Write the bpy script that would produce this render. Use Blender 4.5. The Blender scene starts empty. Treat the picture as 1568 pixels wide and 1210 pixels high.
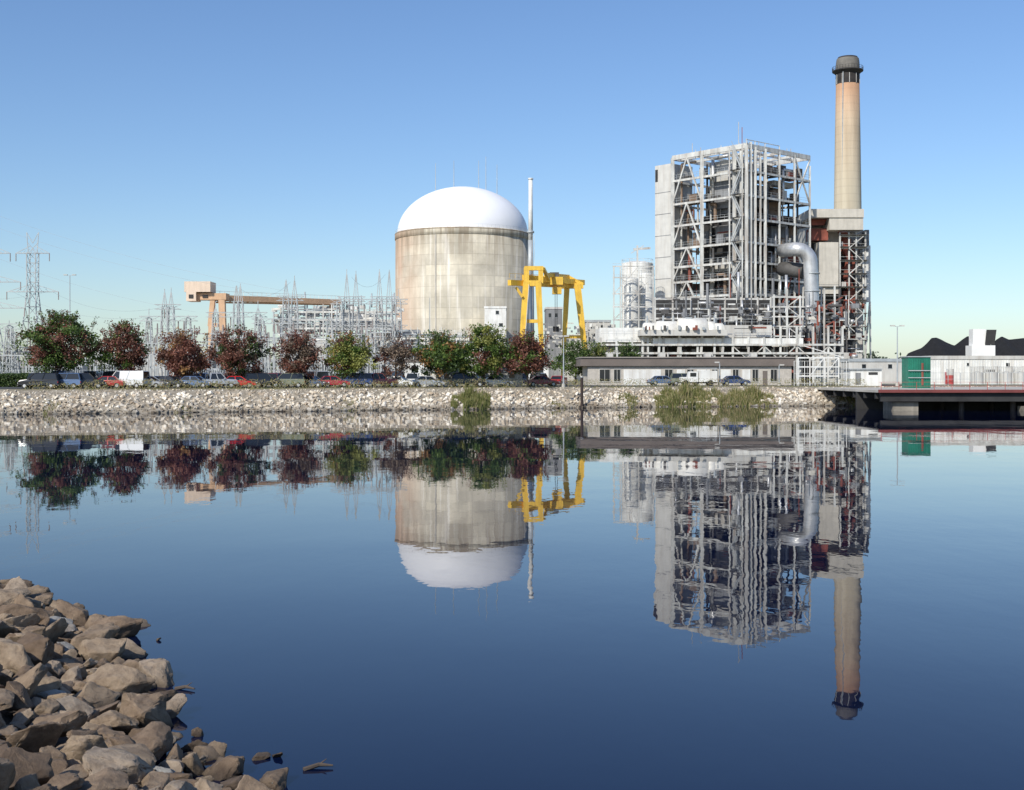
import bpy, bmesh, math, random
import numpy as np
from mathutils import Vector, Matrix, noise
random.seed(7); np.random.seed(7)
R=random.random
def U(a,b): return a+(b-a)*random.random()
scene=bpy.context.scene
F=1900.0; H=4.6
# survey helpers: bearing / elevation readings + a distance -> metres in the world
def X(px,D): return (px-784)*D/F
def Z(py,D): return H-(py-573)*D/F
def P(px,py,D): return Vector((X(px,D),D,Z(py,D)))
GZ=2.8
# ------------------------------------------------------------------ materials
def newmat(name):
    m=bpy.data.materials.new(name); m.use_nodes=True
    nt=m.node_tree; b=nt.nodes['Principled BSDF']
    return m,nt,b
def N(nt,t,**k):
    n=nt.nodes.new(t)
    for a,v in k.items(): setattr(n,a,v)
    return n
def ramp(nt,src,stops):
    r=N(nt,'ShaderNodeValToRGB'); e=r.color_ramp.elements
    while len(e)<len(stops): e.new(0.5)
    for i,(p,c) in enumerate(stops):
        e[i].position=p; e[i].color=(c[0],c[1],c[2],1)
    nt.links.new(src,r.inputs[0]); return r.outputs[0]
def mixc(nt,fac,a,b,mode='MIX'):
    m=N(nt,'ShaderNodeMix',data_type='RGBA',blend_type=mode)
    for i,s in ((0,fac),(6,a),(7,b)):
        if hasattr(s,'links'): nt.links.new(s,m.inputs[i])
        elif i==0: m.inputs[0].default_value=s
        else: m.inputs[i].default_value=(s[0],s[1],s[2],1)
    return m.outputs[2]
def mul(nt,a,b):
    m=N(nt,'ShaderNodeMath',operation='MULTIPLY'); nt.links.new(a,m.inputs[0])
    if hasattr(b,'links'): nt.links.new(b,m.inputs[1])
    else: m.inputs[1].default_value=b
    return m.outputs[0]
def noise_n(nt,scale,detail=4,sc=(1,1,1),coord='Object',rough=.55):
    tc=N(nt,'ShaderNodeTexCoord'); mp=N(nt,'ShaderNodeMapping')
    mp.inputs['Scale'].default_value=sc
    nt.links.new(tc.outputs[coord],mp.inputs[0])
    n=N(nt,'ShaderNodeTexNoise'); n.inputs['Scale'].default_value=scale
    n.inputs['Detail'].default_value=detail; n.inputs['Roughness'].default_value=rough
    nt.links.new(mp.outputs[0],n.inputs['Vector']); return n.outputs[0]
def mat(name,col,rough=.7,metal=0,var=.25,scale=.6,streak=0.0,streakcol=None,bump=0):
    m,nt,b=newmat(name)
    d=[c*(1-var) for c in col]; l=[min(1,c*(1+var*.6)) for c in col]
    c=ramp(nt,noise_n(nt,scale,5),[(.3,d),(.7,l)])
    if streak:
        s=ramp(nt,noise_n(nt,1.0,4,(1.6,1.6,.12)),[(.45,(0,0,0)),(.72,(1,1,1))])
        sc=streakcol or [x*.45 for x in col]
        c=mixc(nt,mul(nt,s,streak),c,sc)
    nt.links.new(c,b.inputs['Base Color'])
    b.inputs['Roughness'].default_value=rough; b.inputs['Metallic'].default_value=metal
    if bump:
        bp=N(nt,'ShaderNodeBump'); bp.inputs['Distance'].default_value=bump
        nt.links.new(noise_n(nt,scale*6,6),bp.inputs['Height']); nt.links.new(bp.outputs[0],b.inputs['Normal'])
    return m
def leafmat(name,c1,c2):
    m,nt,b=newmat(name)
    g=N(nt,'ShaderNodeNewGeometry')
    c=ramp(nt,g.outputs['Random Per Island'],[(0,c1),(1,c2)])
    nt.links.new(c,b.inputs['Base Color']); b.inputs['Roughness'].default_value=.6
    t=N(nt,'ShaderNodeBsdfTranslucent'); nt.links.new(c,t.inputs[0])
    mx=N(nt,'ShaderNodeMixShader'); mx.inputs[0].default_value=.3
    o=nt.nodes['Material Output']
    nt.links.new(b.outputs[0],mx.inputs[1]); nt.links.new(t.outputs[0],mx.inputs[2]); nt.links.new(mx.outputs[0],o.inputs[0])
    return m
WHITE=mat('white_paint',(.78,.78,.74),.5,var=.15,streak=.45,streakcol=(.42,.35,.27))
STEEL=mat('pale_steel_paint',(.62,.62,.58),.5,var=.3,scale=.35,streak=.7,streakcol=(.27,.20,.15))
GALV=mat('galvanised_steel',(.42,.45,.46),.5,metal=.2,var=.2)
GREY=mat('grey_cladding',(.24,.245,.25),.7,var=.3,scale=.3,streak=.7)
LGREY=mat('light_grey_cladding',(.56,.55,.51),.7,var=.18,scale=.3,streak=.5,streakcol=(.33,.28,.23))
DARK=mat('dark_steel_and_shade',(.035,.034,.033),.7,var=.4)  # dark steel parts; also colours slabs that stand in for shade
MDARK=mat('dark_grey_steel',(.10,.095,.09),.7,var=.4)
RUST=mat('rust_red_steel',(.26,.075,.05),.8,var=.4)
BROWN=mat('brown_fascia',(.17,.14,.12),.7,var=.2,scale=.4)
TAN=mat('tan_paint',(.66,.42,.25),.6,var=.15,streak=.3)
YEL=mat('yellow_paint',(.82,.52,.06),.45,var=.18,streak=.4,streakcol=(.42,.22,.06))
SILV=mat('aluminium_lagging',(.64,.64,.63),.4,metal=.5,var=.2,streak=.4)
CONC=mat('concrete',(.50,.47,.41),.9,var=.2,scale=.3,streak=.4,streakcol=(.30,.27,.22))
GLASS=mat('dark_glass',(.02,.025,.03),.08,var=.1)
RUB=mat('rubber',(.02,.02,.02),.8)
ASPH=mat('asphalt',(.06,.06,.06),.9,var=.2,scale=2)
BARK=mat('bark',(.09,.07,.055),.9,var=.3,scale=5)
GREEN=mat('green_paint',(.02,.20,.13),.5,var=.25,streak=.4)
COAL=mat('coal',(.010,.010,.011),.9,var=.5,scale=.8,bump=.3)
RED=mat('red_paint',(.45,.06,.05),.5,var=.2)
DOME=mat('white_dome_coating',(.88,.88,.89),.55,var=.035,scale=.15)
YARD=mat('switchyard_steel',(.44,.46,.46),.6,metal=.1,var=.2)
INS=mat('porcelain_insulator',(.32,.28,.26),.3)
# ------------------------------------------------------------------ mesh builder
class Part:
    def __init__(s,name,m,smooth): s.name=name;s.m=m;s.smooth=smooth;s.v=[];s.f=[]
    def hexa(s,p):
        b=len(s.v); s.v+= [tuple(q) for q in p]
        s.f+=[(b,b+3,b+2,b+1),(b+4,b+5,b+6,b+7),(b,b+1,b+5,b+4),(b+1,b+2,b+6,b+5),(b+2,b+3,b+7,b+6),(b+3,b,b+4,b+7)]
    def box(s,x0,x1,y0,y1,z0,z1):
        s.hexa([(x0,y0,z0),(x1,y0,z0),(x1,y1,z0),(x0,y1,z0),(x0,y0,z1),(x1,y0,z1),(x1,y1,z1),(x0,y1,z1)])
    def pbox(s,px0,px1,py0,py1,D,dep,base=None):
        z0=Z(py1,D) if base is None else base
        s.box(X(px0,D),X(px1,D),D,D+dep,z0,Z(py0,D))
    def beam(s,a,b,w,h=None):
        a=Vector(a);b=Vector(b);h=h or w
        w*=U(.96,1.04);h*=U(.96,1.04)
        d=b-a
        if d.length<1e-5:return
        d.normalize(); up=Vector((0,0,1)) if abs(d.z)<.95 else Vector((0,1,0))
        r=d.cross(up).normalized()*w/2; u=r.cross(d).normalized()*h/2
        s.hexa([a-r-u,a+r-u,a+r+u,a-r+u,b-r-u,b+r-u,b+r+u,b-r+u])
    def sweep(s,path,rad,n=16,caps=True):
        path=[Vector(q) for q in path]; k=len(s.v); m=len(path)
        if not hasattr(rad,'__len__'): rad=[rad]*m
        r=None
        for i,q in enumerate(path):
            d=(path[min(i+1,m-1)]-path[max(i-1,0)]).normalized()
            if r is None: r=d.orthogonal().normalized()
            else: r=(r-d*r.dot(d)).normalized()
            u=d.cross(r)
            for j in range(n):
                t=2*math.pi*j/n; s.v.append(tuple(q+(r*math.cos(t)+u*math.sin(t))*rad[i]))
        for i in range(m-1):
            for j in range(n):
                jj=(j+1)%n; s.f.append((k+i*n+j,k+i*n+jj,k+(i+1)*n+jj,k+(i+1)*n+j))
        if caps: s.f.append(tuple(k+j for j in range(n))[::-1]); s.f.append(tuple(k+(m-1)*n+j for j in range(n)))
    def cyl(s,a,b,r0,r1=None,n=12,caps=True):
        s.sweep([a,b],[r0,r0 if r1 is None else r1],n,caps)
    def lathe(s,cx,cy,prof,n=64):
        k=len(s.v)
        for r,z in prof:
            for i in range(n):
                t=2*math.pi*i/n; s.v.append((cx+r*math.cos(t),cy+r*math.sin(t),z))
        for j in range(len(prof)-1):
            for i in range(n):
                q=(i+1)%n; s.f.append((k+j*n+i,k+j*n+q,k+(j+1)*n+q,k+(j+1)*n+i))
        s.f.append(tuple(k+(len(prof)-1)*n+i for i in range(n)))
    def quad(s,a,b,c,d):
        k=len(s.v); s.v+=[tuple(a),tuple(b),tuple(c),tuple(d)]; s.f.append((k,k+1,k+2,k+3))
class Obj:
    def __init__(s,name): s.name=name;s.parts={}
    def p(s,name,m,smooth=False):
        if name not in s.parts: s.parts[name]=Part(name,m,smooth)
        return s.parts[name]
    def build(s,loc=None,rot=0):
        parts=[p for p in s.parts.values() if p.v]
        if loc is None:
            allv=np.concatenate([np.array(p.v) for p in parts])
            mn=allv.min(0);mx=allv.max(0); o=np.array([(mn[0]+mx[0])/2,(mn[1]+mx[1])/2,mn[2]]); L=tuple(o)
        else: o=np.zeros(3); L=loc
        root=None
        if len(parts)>1:
            root=bpy.data.objects.new(s.name,None); scene.collection.objects.link(root)
            root.location=L; root.rotation_euler=(0,0,rot); root.empty_display_size=.5
        for p in parts:
            me=bpy.data.meshes.new(p.name)
            me.from_pydata((np.array(p.v)-o).tolist(),[],p.f); me.materials.append(p.m)
            if p.smooth:
                me.polygons.foreach_set('use_smooth',[len(q)<5 for q in p.f])
            me.update()
            ob=bpy.data.objects.new(s.name if root is None else p.name,me); scene.collection.objects.link(ob)
            if root is None: ob.location=L; ob.rotation_euler=(0,0,rot)
            else: ob.parent=root
# ------------------------------------------------------------------ shoreline & land
far_sh=[(-900,118),(-160,129),(X(0,141),141),(X(300,149),149),(X(700,161),161),(X(1000,174),174),(X(1350,182),182),(X(1568,192),192),(200,205),(900,240)]
def shoreY(x):
    for (x0,y0),(x1,y1) in zip(far_sh,far_sh[1:]):
        if x0<=x<=x1: return y0+(y1-y0)*(x-x0)/(x1-x0)
    return far_sh[-1][1]
def shoreYn(x): return shoreY(x)+1.5*noise.noise(Vector((x*.10,3,0)))+.7*noise.noise(Vector((x*.4,9,0)))
gm,nt,b=newmat('ground_soil_grass')
c=ramp(nt,noise_n(nt,.08,8),[(.35,(.12,.13,.05)),(.5,(.22,.19,.12)),(.65,(.30,.27,.21))])
g=N(nt,'ShaderNodeNewGeometry'); sx=N(nt,'ShaderNodeSeparateXYZ'); nt.links.new(g.outputs['Position'],sx.inputs[0])
mr=N(nt,'ShaderNodeMapRange'); mr.inputs[1].default_value=2.6; mr.inputs[2].default_value=2.78; nt.links.new(sx.outputs[2],mr.inputs[0])
st_=ramp(nt,noise_n(nt,2.5,6),[(.3,(.17,.14,.10)),(.7,(.42,.37,.29))])
c=mixc(nt,mr.outputs[0],st_,c)
nt.links.new(c,b.inputs['Base Color']); b.inputs['Roughness'].default_value=.95
xs=sorted(set([-6000,-3000,-1500,-900,-500,-300,-200]+[i*1.5-160 for i in range(215)]+[200,300,500,900,1500,3000,6000]))
prof=[(-8,-1.6),(-1.2,-.5),(0.3,.15),(5.2,2.35),(6.0,2.7),(7.0,GZ),(12,GZ),(120,GZ),(900,GZ),(7000,GZ)]
v=[];f=[]
for x in xs:
    sy=shoreYn(x)
    for dy,z in prof: v.append((x,sy+dy if dy<100 else 160+dy,z))
n=len(prof)
for i in range(len(xs)-1):
    for j in range(n-1): a=i*n+j; f.append((a,a+n,a+n+1,a+1))
def simple(name,v,f,m,smooth=False):
    me=bpy.data.meshes.new(name); me.from_pydata(v,[],f); me.materials.append(m); me.update()
    if smooth: me.polygons.foreach_set('use_smooth',[True]*len(me.polygons))
    o=bpy.data.objects.new(name,me); scene.collection.objects.link(o); return o
simple('ground',v,f,gm,True)
xs2=[i*4-140 for i in range(52)]
v=[];f=[]
for i,x in enumerate(xs2):
    s=shoreY(x); v+=[(x,s+9,GZ+.03),(x,s+34,GZ+.03)]
    if i: f.append((2*i-2,2*i,2*i+1,2*i-1))
simple('parking_lot',v,f,ASPH)
# ------------------------------------------------------------------ water
wm,nt,b=newmat('lake_water')
b.inputs['Base Color'].default_value=(.002,.006,.026,1); b.inputs['Roughness'].default_value=.012
b.inputs['IOR'].default_value=1.29
n1=noise_n(nt,.45,4,(1,.5,1)); n2=noise_n(nt,.03,3,(1,1,1)); n3=noise_n(nt,.07,2,(.35,1,1))
n2r=ramp(nt,n2,[(.40,(.22,.22,.22)),(.66,(1,1,1))])
ad=N(nt,'ShaderNodeMath',operation='ADD'); nt.links.new(mul(nt,n1,n2r),ad.inputs[0]); nt.links.new(mul(nt,n3,2.2),ad.inputs[1])
bp=N(nt,'ShaderNodeBump'); bp.inputs['Distance'].default_value=.012
nt.links.new(ad.outputs[0],bp.inputs['Height']); nt.links.new(bp.outputs[0],b.inputs['Normal'])
simple('lake_water',[(-6000,-300,0),(6000,-300,0),(6000,260,0),(-6000,260,0)],[(0,1,2,3)],wm)
# ------------------------------------------------------------------ rocks
def hull_templates(k,npts,bev,cuts,amp):
    out=[]
    for i in range(k):
        bm=bmesh.new(); pts=[]
        tries=0
        while len(pts)<npts+random.randrange(4) and tries<400:
            tries+=1
            d=Vector((random.gauss(0,1),random.gauss(0,1),random.gauss(0,1))).normalized()
            if cuts and any((d-q).length<.55 for q in pts): continue
            pts.append(d)
        for d in pts: bm.verts.new(d*U(.85,1.05))
        bmesh.ops.convex_hull(bm,input=bm.verts[:])
        loose=[q for q in bm.verts if not q.link_faces]
        bmesh.ops.delete(bm,geom=loose,context='VERTS')
        bmesh.ops.dissolve_limit(bm,angle_limit=.3,verts=bm.verts[:],edges=bm.edges[:])
        if bev:
            bmesh.ops.bevel(bm,geom=bm.edges[:],offset=bev,segments=3,profile=.55,affect='EDGES',clamp_overlap=True)
        bmesh.ops.triangulate(bm,faces=bm.faces[:])
        for _ in range(cuts):
            es=[e for e in bm.edges if e.calc_length()>.16]
            bmesh.ops.subdivide_edges(bm,edges=es,cuts=1,use_grid_fill=False)
            bmesh.ops.triangulate(bm,faces=bm.faces[:])
        if amp:
            ph=Vector((U(0,50),U(0,50),U(0,50)))
            for q in bm.verts:
                nn=noise.fractal(q.co*2.4+ph,.75,2.1,5); q.co*=1+amp*nn
        bm.verts.index_update()
        V=np.array([q.co[:] for q in bm.verts]); T=np.array([[q.index for q in fc.verts] for fc in bm.faces]); bm.free()
        out.append((V,T))
    return out
def rotm(tilt=None):
    if tilt is not None:
        a=U(0,6.283); Rz=Matrix.Rotation(a,3,'Z'); Rx=Matrix.Rotation(random.gauss(0,tilt),3,'X'); Ry=Matrix.Rotation(random.gauss(0,tilt),3,'Y')
        return np.array(Rz@Rx@Ry)
    q=np.random.normal(size=4); q/=np.linalg.norm(q); w,x,y,z=q
    return np.array([[1-2*(y*y+z*z),2*(x*y-z*w),2*(x*z+y*w)],[2*(x*y+z*w),1-2*(x*x+z*z),2*(y*z-x*w)],[2*(x*z-y*w),2*(y*z+x*w),1-2*(x*x+y*y)]])
def rock_field(name,items,temps,m,smooth,dims=((.9,1.35),(.75,1.0),(.55,.9)),tilt=None):
    VV=[];TT=[];k=0
    for (x,y,z,s) in items:
        V,T=temps[random.randrange(len(temps))]
        A=(V*np.array([U(*dims[0]),U(*dims[1]),U(*dims[2])]))@rotm(tilt).T
        A=A*s+np.array([x,y,z])
        VV.append(A);TT.append(T+k);k+=len(A)
    VV=np.concatenate(VV);TT=np.concatenate(TT)
    me=bpy.data.meshes.new(name); me.vertices.add(len(VV)); me.vertices.foreach_set('co',VV.ravel())
    me.loops.add(TT.size); me.loops.foreach_set('vertex_index',TT.ravel().astype(np.int32))
    me.polygons.add(len(TT)); me.polygons.foreach_set('loop_start',np.arange(0,TT.size,3,dtype=np.int32))
    me.update(calc_edges=True); me.validate()
    me.polygons.foreach_set('use_smooth',[smooth]*len(me.polygons)); me.materials.append(m)
    if smooth:
        try: me.set_sharp_from_angle(angle=math.radians(34))
        except Exception as e: print(e)
    o=bpy.data.objects.new(name,me); scene.collection.objects.link(o); return o
def rockmat(name,stops,wet=.25,ns=6,bump=.02,wetv=.35):
    m,nt,b=newmat(name)
    g=N(nt,'ShaderNodeNewGeometry')
    c=ramp(nt,g.outputs['Random Per Island'],stops)
    tx=ramp(nt,noise_n(nt,ns,9,rough=.7),[(.3,(.5,.45,.40)),(.5,(.9,.87,.83)),(.68,(1.22,1.2,1.16))])
    c=mixc(nt,1.0,c,tx,'MULTIPLY')
    sx=N(nt,'ShaderNodeSeparateXYZ'); nt.links.new(g.outputs['Position'],sx.inputs[0])
    mr=N(nt,'ShaderNodeMapRange'); mr.inputs[1].default_value=0; mr.inputs[2].default_value=wet; mr.inputs[3].default_value=wetv; mr.inputs[4].default_value=1
    nt.links.new(sx.outputs[2],mr.inputs[0])
    c=mixc(nt,1.0,c,mr.outputs[0],'MULTIPLY')
    nt.links.new(c,b.inputs['Base Color']); b.inputs['Roughness'].default_value=.85
    bp=N(nt,'ShaderNodeBump'); bp.inputs['Distance'].default_value=bump
    nt.links.new(noise_n(nt,ns*2,9,rough=.75),bp.inputs['Height']); nt.links.new(bp.outputs[0],b.inputs['Normal'])
    return m
FR=rockmat('riprap_pale_stone',[(0,(.42,.34,.25)),(.25,(.60,.52,.41)),(.6,(.74,.68,.57)),(1,(.84,.81,.74))],wet=.8,ns=.35,bump=.02,wetv=.25)
tp=hull_templates(24,9,0,0,0)
items=[]
for i in range(9800):
    x=U(-110,102); s=shoreYn(x); t=U(-.5,5.9)
    z=2.35*max(0,t)/5.3; z=min(z,2.6)
    items.append((x,s+t,z+U(-.05,.1),random.choice([.13,.18,.24,.32,.4])*U(.85,1.15) if t<5 else U(.1,.2)))
rock_field('riprap_embankment',items,tp,FR,False)
near=[(-300,90),(-60,46),(-20,32),(-11.9,28.3),(-9.6,25.3),(-7.3,22.4),(-5.6,18.7),(-4.5,16),(-3.8,14.9),(-2.5,13.4),(-.8,11.4),(6,7.5),(60,-6),(400,-40)]
def ndist(x,y):
    best=1e9;sg=1
    for (x0,y0),(x1,y1) in zip(near,near[1:]):
        dx,dy=x1-x0,y1-y0; t=max(0,min(1,((x-x0)*dx+(y-y0)*dy)/(dx*dx+dy*dy)))
        qx,qy=x0+t*dx-x,y0+t*dy-y; d=math.hypot(qx,qy)
        if d<best: best=d; sg=1 if dx*(y-y0)-dy*(x-x0)<0 else -1
    return best*sg
def nz(x,y):
    d=ndist(x,y); return max(-1.5,min(2.9,d*.27-.08))
v=[];f=[];gx=[-300,-150,-80,-50,-35]+[i*.8-28 for i in range(60)]+[25,35,60,120,300]; gy=[-200,-80,-40,-20]+[i*.8-12 for i in range(70)]+[50,65,90]
for x in gx:
    for y in gy: v.append((x,y,nz(x,y)-.12))
m_=len(gy)
for i in range(len(gx)-1):
    for j in range(m_-1): a=i*m_+j; f.append((a,a+m_,a+m_+1,a+1))
simple('near_bank',v,f,mat('bank_soil',(.07,.055,.042),.95,var=.35,scale=3,bump=.03),True)
NR=rockmat('riprap_brown_stone',[(0,(.15,.105,.07)),(.3,(.24,.175,.12)),(.65,(.32,.245,.17)),(.93,(.36,.29,.22)),(.96,(.32,.31,.29)),(1,(.38,.38,.36))],wet=.2,ns=4.5,bump=.045,wetv=.3)
tp=hull_templates(34,10,.08,3,.11)
items=[];tries=0;placed=[]
while tries<60000 and len(items)<1000:
    tries+=1
    x=U(-19,2.5);y=U(8,33); d=ndist(x,y)
    if d<-.15 or d>7.5: continue
    if x<-.47*y or y<9: continue
    s=random.choice([.16,.2,.24,.3,.36,.42,.5])*U(.85,1.15)
    if y>22: s*=.85
    ok=True
    for (a,b_,c_) in placed:
        if (a-x)**2+(b_-y)**2<(.64*(s+c_))**2: ok=False;break
    if not ok: continue
    placed.append((x,y,s)); items.append((x,y,nz(x,y)+s*U(.1,.4),s))
for i in range(1000):
    x=U(-19,2.5);y=U(8,33); d=ndist(x,y)
    if d<-.1 or d>7 or x<-.47*y: continue
    items.append((x,y,nz(x,y)+.03,U(.06,.15)))
for px,py,s in [(60,912,.26),(195,955,.33),(236,1040,.40),(330,1150,.2),(400,1155,.13),(424,1153,.1),(425,1195,.27),(305,1120,.12),(190,995,.22),(243,975,.05),(45,890,.12),(345,1180,.25),(255,1090,.26)]:
    D=H*F/(py+6-573); items.append((X(px,D),D,.02,s))
rock_field('shore_rocks',items,tp,NR,True,dims=((1.0,1.5),(.75,1.05),(.45,.8)),tilt=.4)
tw=Obj('driftwood_stick')
k=tw.p('stick',BARK)
for a,b_ in [((465,1180),(510,1176)),((268,1056),(298,1058))]:
    D1=H*F/(a[1]-573);D2=H*F/(b_[1]-573)
    p0=Vector((X(a[0],D1),D1,.01));p1=Vector((X(b_[0],D2),D2,.03)); mid=(p0+p1)/2+Vector((0,.05,.02))
    k.cyl(p0,mid,.03,.025,7);k.cyl(mid,p1,.025,.01,7); k.cyl(mid,mid+Vector((.08,.05,.05)),.012,.005,5)
tw.build()
# ------------------------------------------------------------------ trees
LM={'g':leafmat('leaf_green',(.05,.10,.018),(.17,.25,.05)),'dg':leafmat('leaf_dark_green',(.03,.065,.018),(.10,.15,.035)),
 'r':leafmat('leaf_red',(.15,.055,.04),(.34,.15,.10)),'dr':leafmat('leaf_dark_red',(.09,.042,.03),(.22,.10,.065)),
 'o':leafmat('leaf_orange',(.26,.12,.04),(.46,.27,.09)),'y':leafmat('leaf_yellow_green',(.20,.22,.05),(.36,.37,.10)),
 'b':leafmat('leaf_brown',(.14,.10,.07),(.27,.20,.14))}
def leaf(p,c,s):
    n=Vector((random.gauss(0,1),random.gauss(0,1),random.gauss(0,1)+.5)).normalized()
    a=n.orthogonal().normalized(); a.rotate(Matrix.Rotation(U(0,6.28),3,n)); b=n.cross(a)
    p.quad(c-a*s*.9,c-b*s*.55,c+a*s*.9,c+b*s*.55)
def tree(px,pytop,wpx,D,mix,dens=1.0,name='maple_tree'):
    o=Obj(name); x=X(px,D); base=GZ; top=Z(pytop,D); h=top-base; rw=wpx*D/F/2*1.06
    tr=o.p('trunk_and_limbs',BARK)
    cz=base+h*.59; rz=h*.385
    tr.cyl((x,D,base-.1),(x+U(-.1,.1),D,base+h*.24),.18,.14,8); c0=Vector((x,D,base+h*.24))
    tr.cyl(c0,(x+U(-.3,.3),D,base+h*.75),.14,.05,7)
    ncl=int(105*dens*max(.8,rw/3.2))
    for i in range(ncl):
        while True:
            q=Vector((U(-1,1),U(-1,1),U(-1,1)))
            if .3<q.length<1: break
        wz=1.0-.4*max(0,q.z)**2-.2*max(0,-q.z)**2
        qn=q.normalized()
        f_=1+.6*noise.noise(Vector((qn.x*1.7+px,qn.y*1.7,qn.z*1.7)))
        c=Vector((x+q.x*rw*.9*wz*f_,D+q.y*rw*.9*wz*f_,cz+q.z*rz*(.5+.5*f_)-.08*rz*(q.x**2)))
        if i%5==0:
            st=c0+Vector((0,0,U(0,h*.3))); md=(st+c)/2+Vector((0,0,-.2)); tr.cyl(st,md,.06,.04,5,False); tr.cyl(md,c,.04,.015,5,False)
        nl=int(U(45,100)); rc=U(.5,.95)*min(rw,3.4)/3.2
        t=noise.noise(Vector((q.x*1.2+px*.1,q.y*1.2,q.z*1.2)))*.9+.5+U(-.2,.2)
        m=mix[max(0,min(len(mix)-1,int(t*len(mix))))]
        pt=o.p('foliage_'+m,LM[m])
        for k in range(nl):
            dlt=Vector((random.gauss(0,1),random.gauss(0,1),random.gauss(0,.75)))*rc*.5
            leaf(pt,c+dlt,U(.12,.23))
    for _ in range(int(34*dens)):
        a=U(0,6.28); r=U(0,rw*.85); zt=cz+rz*math.sqrt(max(0,1-(r/rw)**2))*.9
        c=Vector((x+math.cos(a)*r,D+math.sin(a)*r,zt)); t=c+Vector((math.cos(a)*.6,math.sin(a)*.6,U(.5,1.5)))
        m=random.choice(mix); pt=o.p('foliage_'+m,LM[m])
        tr.cyl(c-Vector((0,0,.5)),t,.03,.01,4,False)
        for k in range(24): leaf(pt,c.lerp(t,R())+Vector((random.gauss(0,.16),random.gauss(0,.16),0)),U(.1,.18))
    o.build()
for a in [(92,481,128,162,['dr','g','g','g','dg','r'],1.2),(190,498,76,163,['dr','r','g','dr'],1),(281,513,80,162,['r','r','o','dr'],1),(366,508,82,163,['dr','r','dg','b','r'],1),
 (456,513,70,164,['r','b','r','dr'],.85),(533,516,74,166,['y','g','o','y','r'],.95),(606,518,62,168,['b','dr'],.42),(672,513,84,170,['g','dg','g','o'],1),
 (742,504,76,172,['r','g','g','y'],1),(808,513,74,173,['dr','r','g','r'],1),(700,535,56,180,['g','y'],.7),(772,534,50,182,['g','dr'],.7),
 (882,524,60,215,['g','dg'],.8),(915,530,44,218,['g','y'],.7),(960,530,50,222,['dg','g'],.7)]:
    tree(*a)
o=Obj('distant_treeline'); pt=o.p('foliage',leafmat('leaf_distant',(.05,.075,.045),(.10,.13,.075)))
tk=o.p('understorey',mat('treeline_stems',(.04,.05,.035),.95))  # stems in an even dark grey-green
for i in range(520):
    x=U(-480,480); D=U(640,700); hh=U(8,15)+3*noise.noise(Vector((x*.02,0,0)))
    tk.cyl((x,D+5,GZ-.2),(x,D+5,GZ+hh*.7),.3,.2,5)
    for k in range(55):
        q=Vector((random.gauss(0,1),random.gauss(0,1),random.gauss(0,1))).normalized()*U(.5,1)
        leaf(pt,Vector((x+q.x*4.5,D+q.y*4,GZ+hh*.5+q.z*hh*.5)),U(.8,1.5))
o.build()
o=Obj('hedge'); pt=o.p('foliage',LM['dg']); tk=o.p('stems',BARK)
for i in range(9000):
    x=U(X(-60,172),X(62,172)); leaf(pt,Vector((x,U(171,173),GZ+U(0,1.9)+.25*noise.noise(Vector((x*.6,0,0))))),U(.1,.2))
for i in range(30): x=U(X(-60,172),X(62,172)); tk.cyl((x,172,GZ-.05),(x,172,GZ+1.4),.05,.02,5)
o.build()
# ------------------------------------------------------------------ waterside brush
gr=leafmat('tall_grass_blades',(.10,.13,.03),(.28,.27,.09)); gr2=leafmat('dry_grass_blades',(.3,.24,.11),(.45,.38,.2))
def brush(name,px0,px1,hmax,n,dens2=.25,t0=-.3,t1=3.6,lf=.5):
    o=Obj(name); a=o.p('blades',gr); b2=o.p('dry_blades',gr2)
    for i in range(n):
        px=U(px0,px1); x=X(px,165); s=shoreY(x); x=X(px,s); s=shoreYn(x); t=U(t0,t1); z=2.35*max(0,t)/5.3
        e=max(0,min(1,min(px-px0,px1-px)/16.))
        cl=noise.noise(Vector((x*.5,t*.6,2)))
        if lf and cl<-.22: continue
        hh=hmax*U(.35,1)*(.3+.7*e)*(.7+1.3*cl)
        l=Vector((U(-.35,.35),U(-.35,.35),1))*max(.08,hh); c=Vector((x,s+t,z)); w=Vector((U(.03,.08),U(-.03,.03),0))
        p=b2 if R()<dens2 else a
        p.quad(c-w,c+w,c+l+w*.2,c+l-w*.2)
        if R()<lf: leaf(p,c+l*U(.4,1),U(.05,.13))
    o.build()
brush('waterside_bush',690,750,2.0,2600,.1,t1=3.4,lf=.8)
brush('waterside_tall_grass',1005,1090,1.6,4200,.3,t1=4)
brush('waterside_tall_grass',1080,1192,1.4,4200,.4,t1=3.8)
brush('waterside_tall_grass',944,980,.9,500,.3,t1=4)
brush('waterside_tall_grass',1285,1350,.8,900,.4)
for q in (40,260,520,840): brush('waterside_weeds',q,q+26,.6,160,.4,t1=3)
brush('lawn_grass_strip',-5,1350,.14,9000,.55,5.8,8.8,lf=0)
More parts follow.
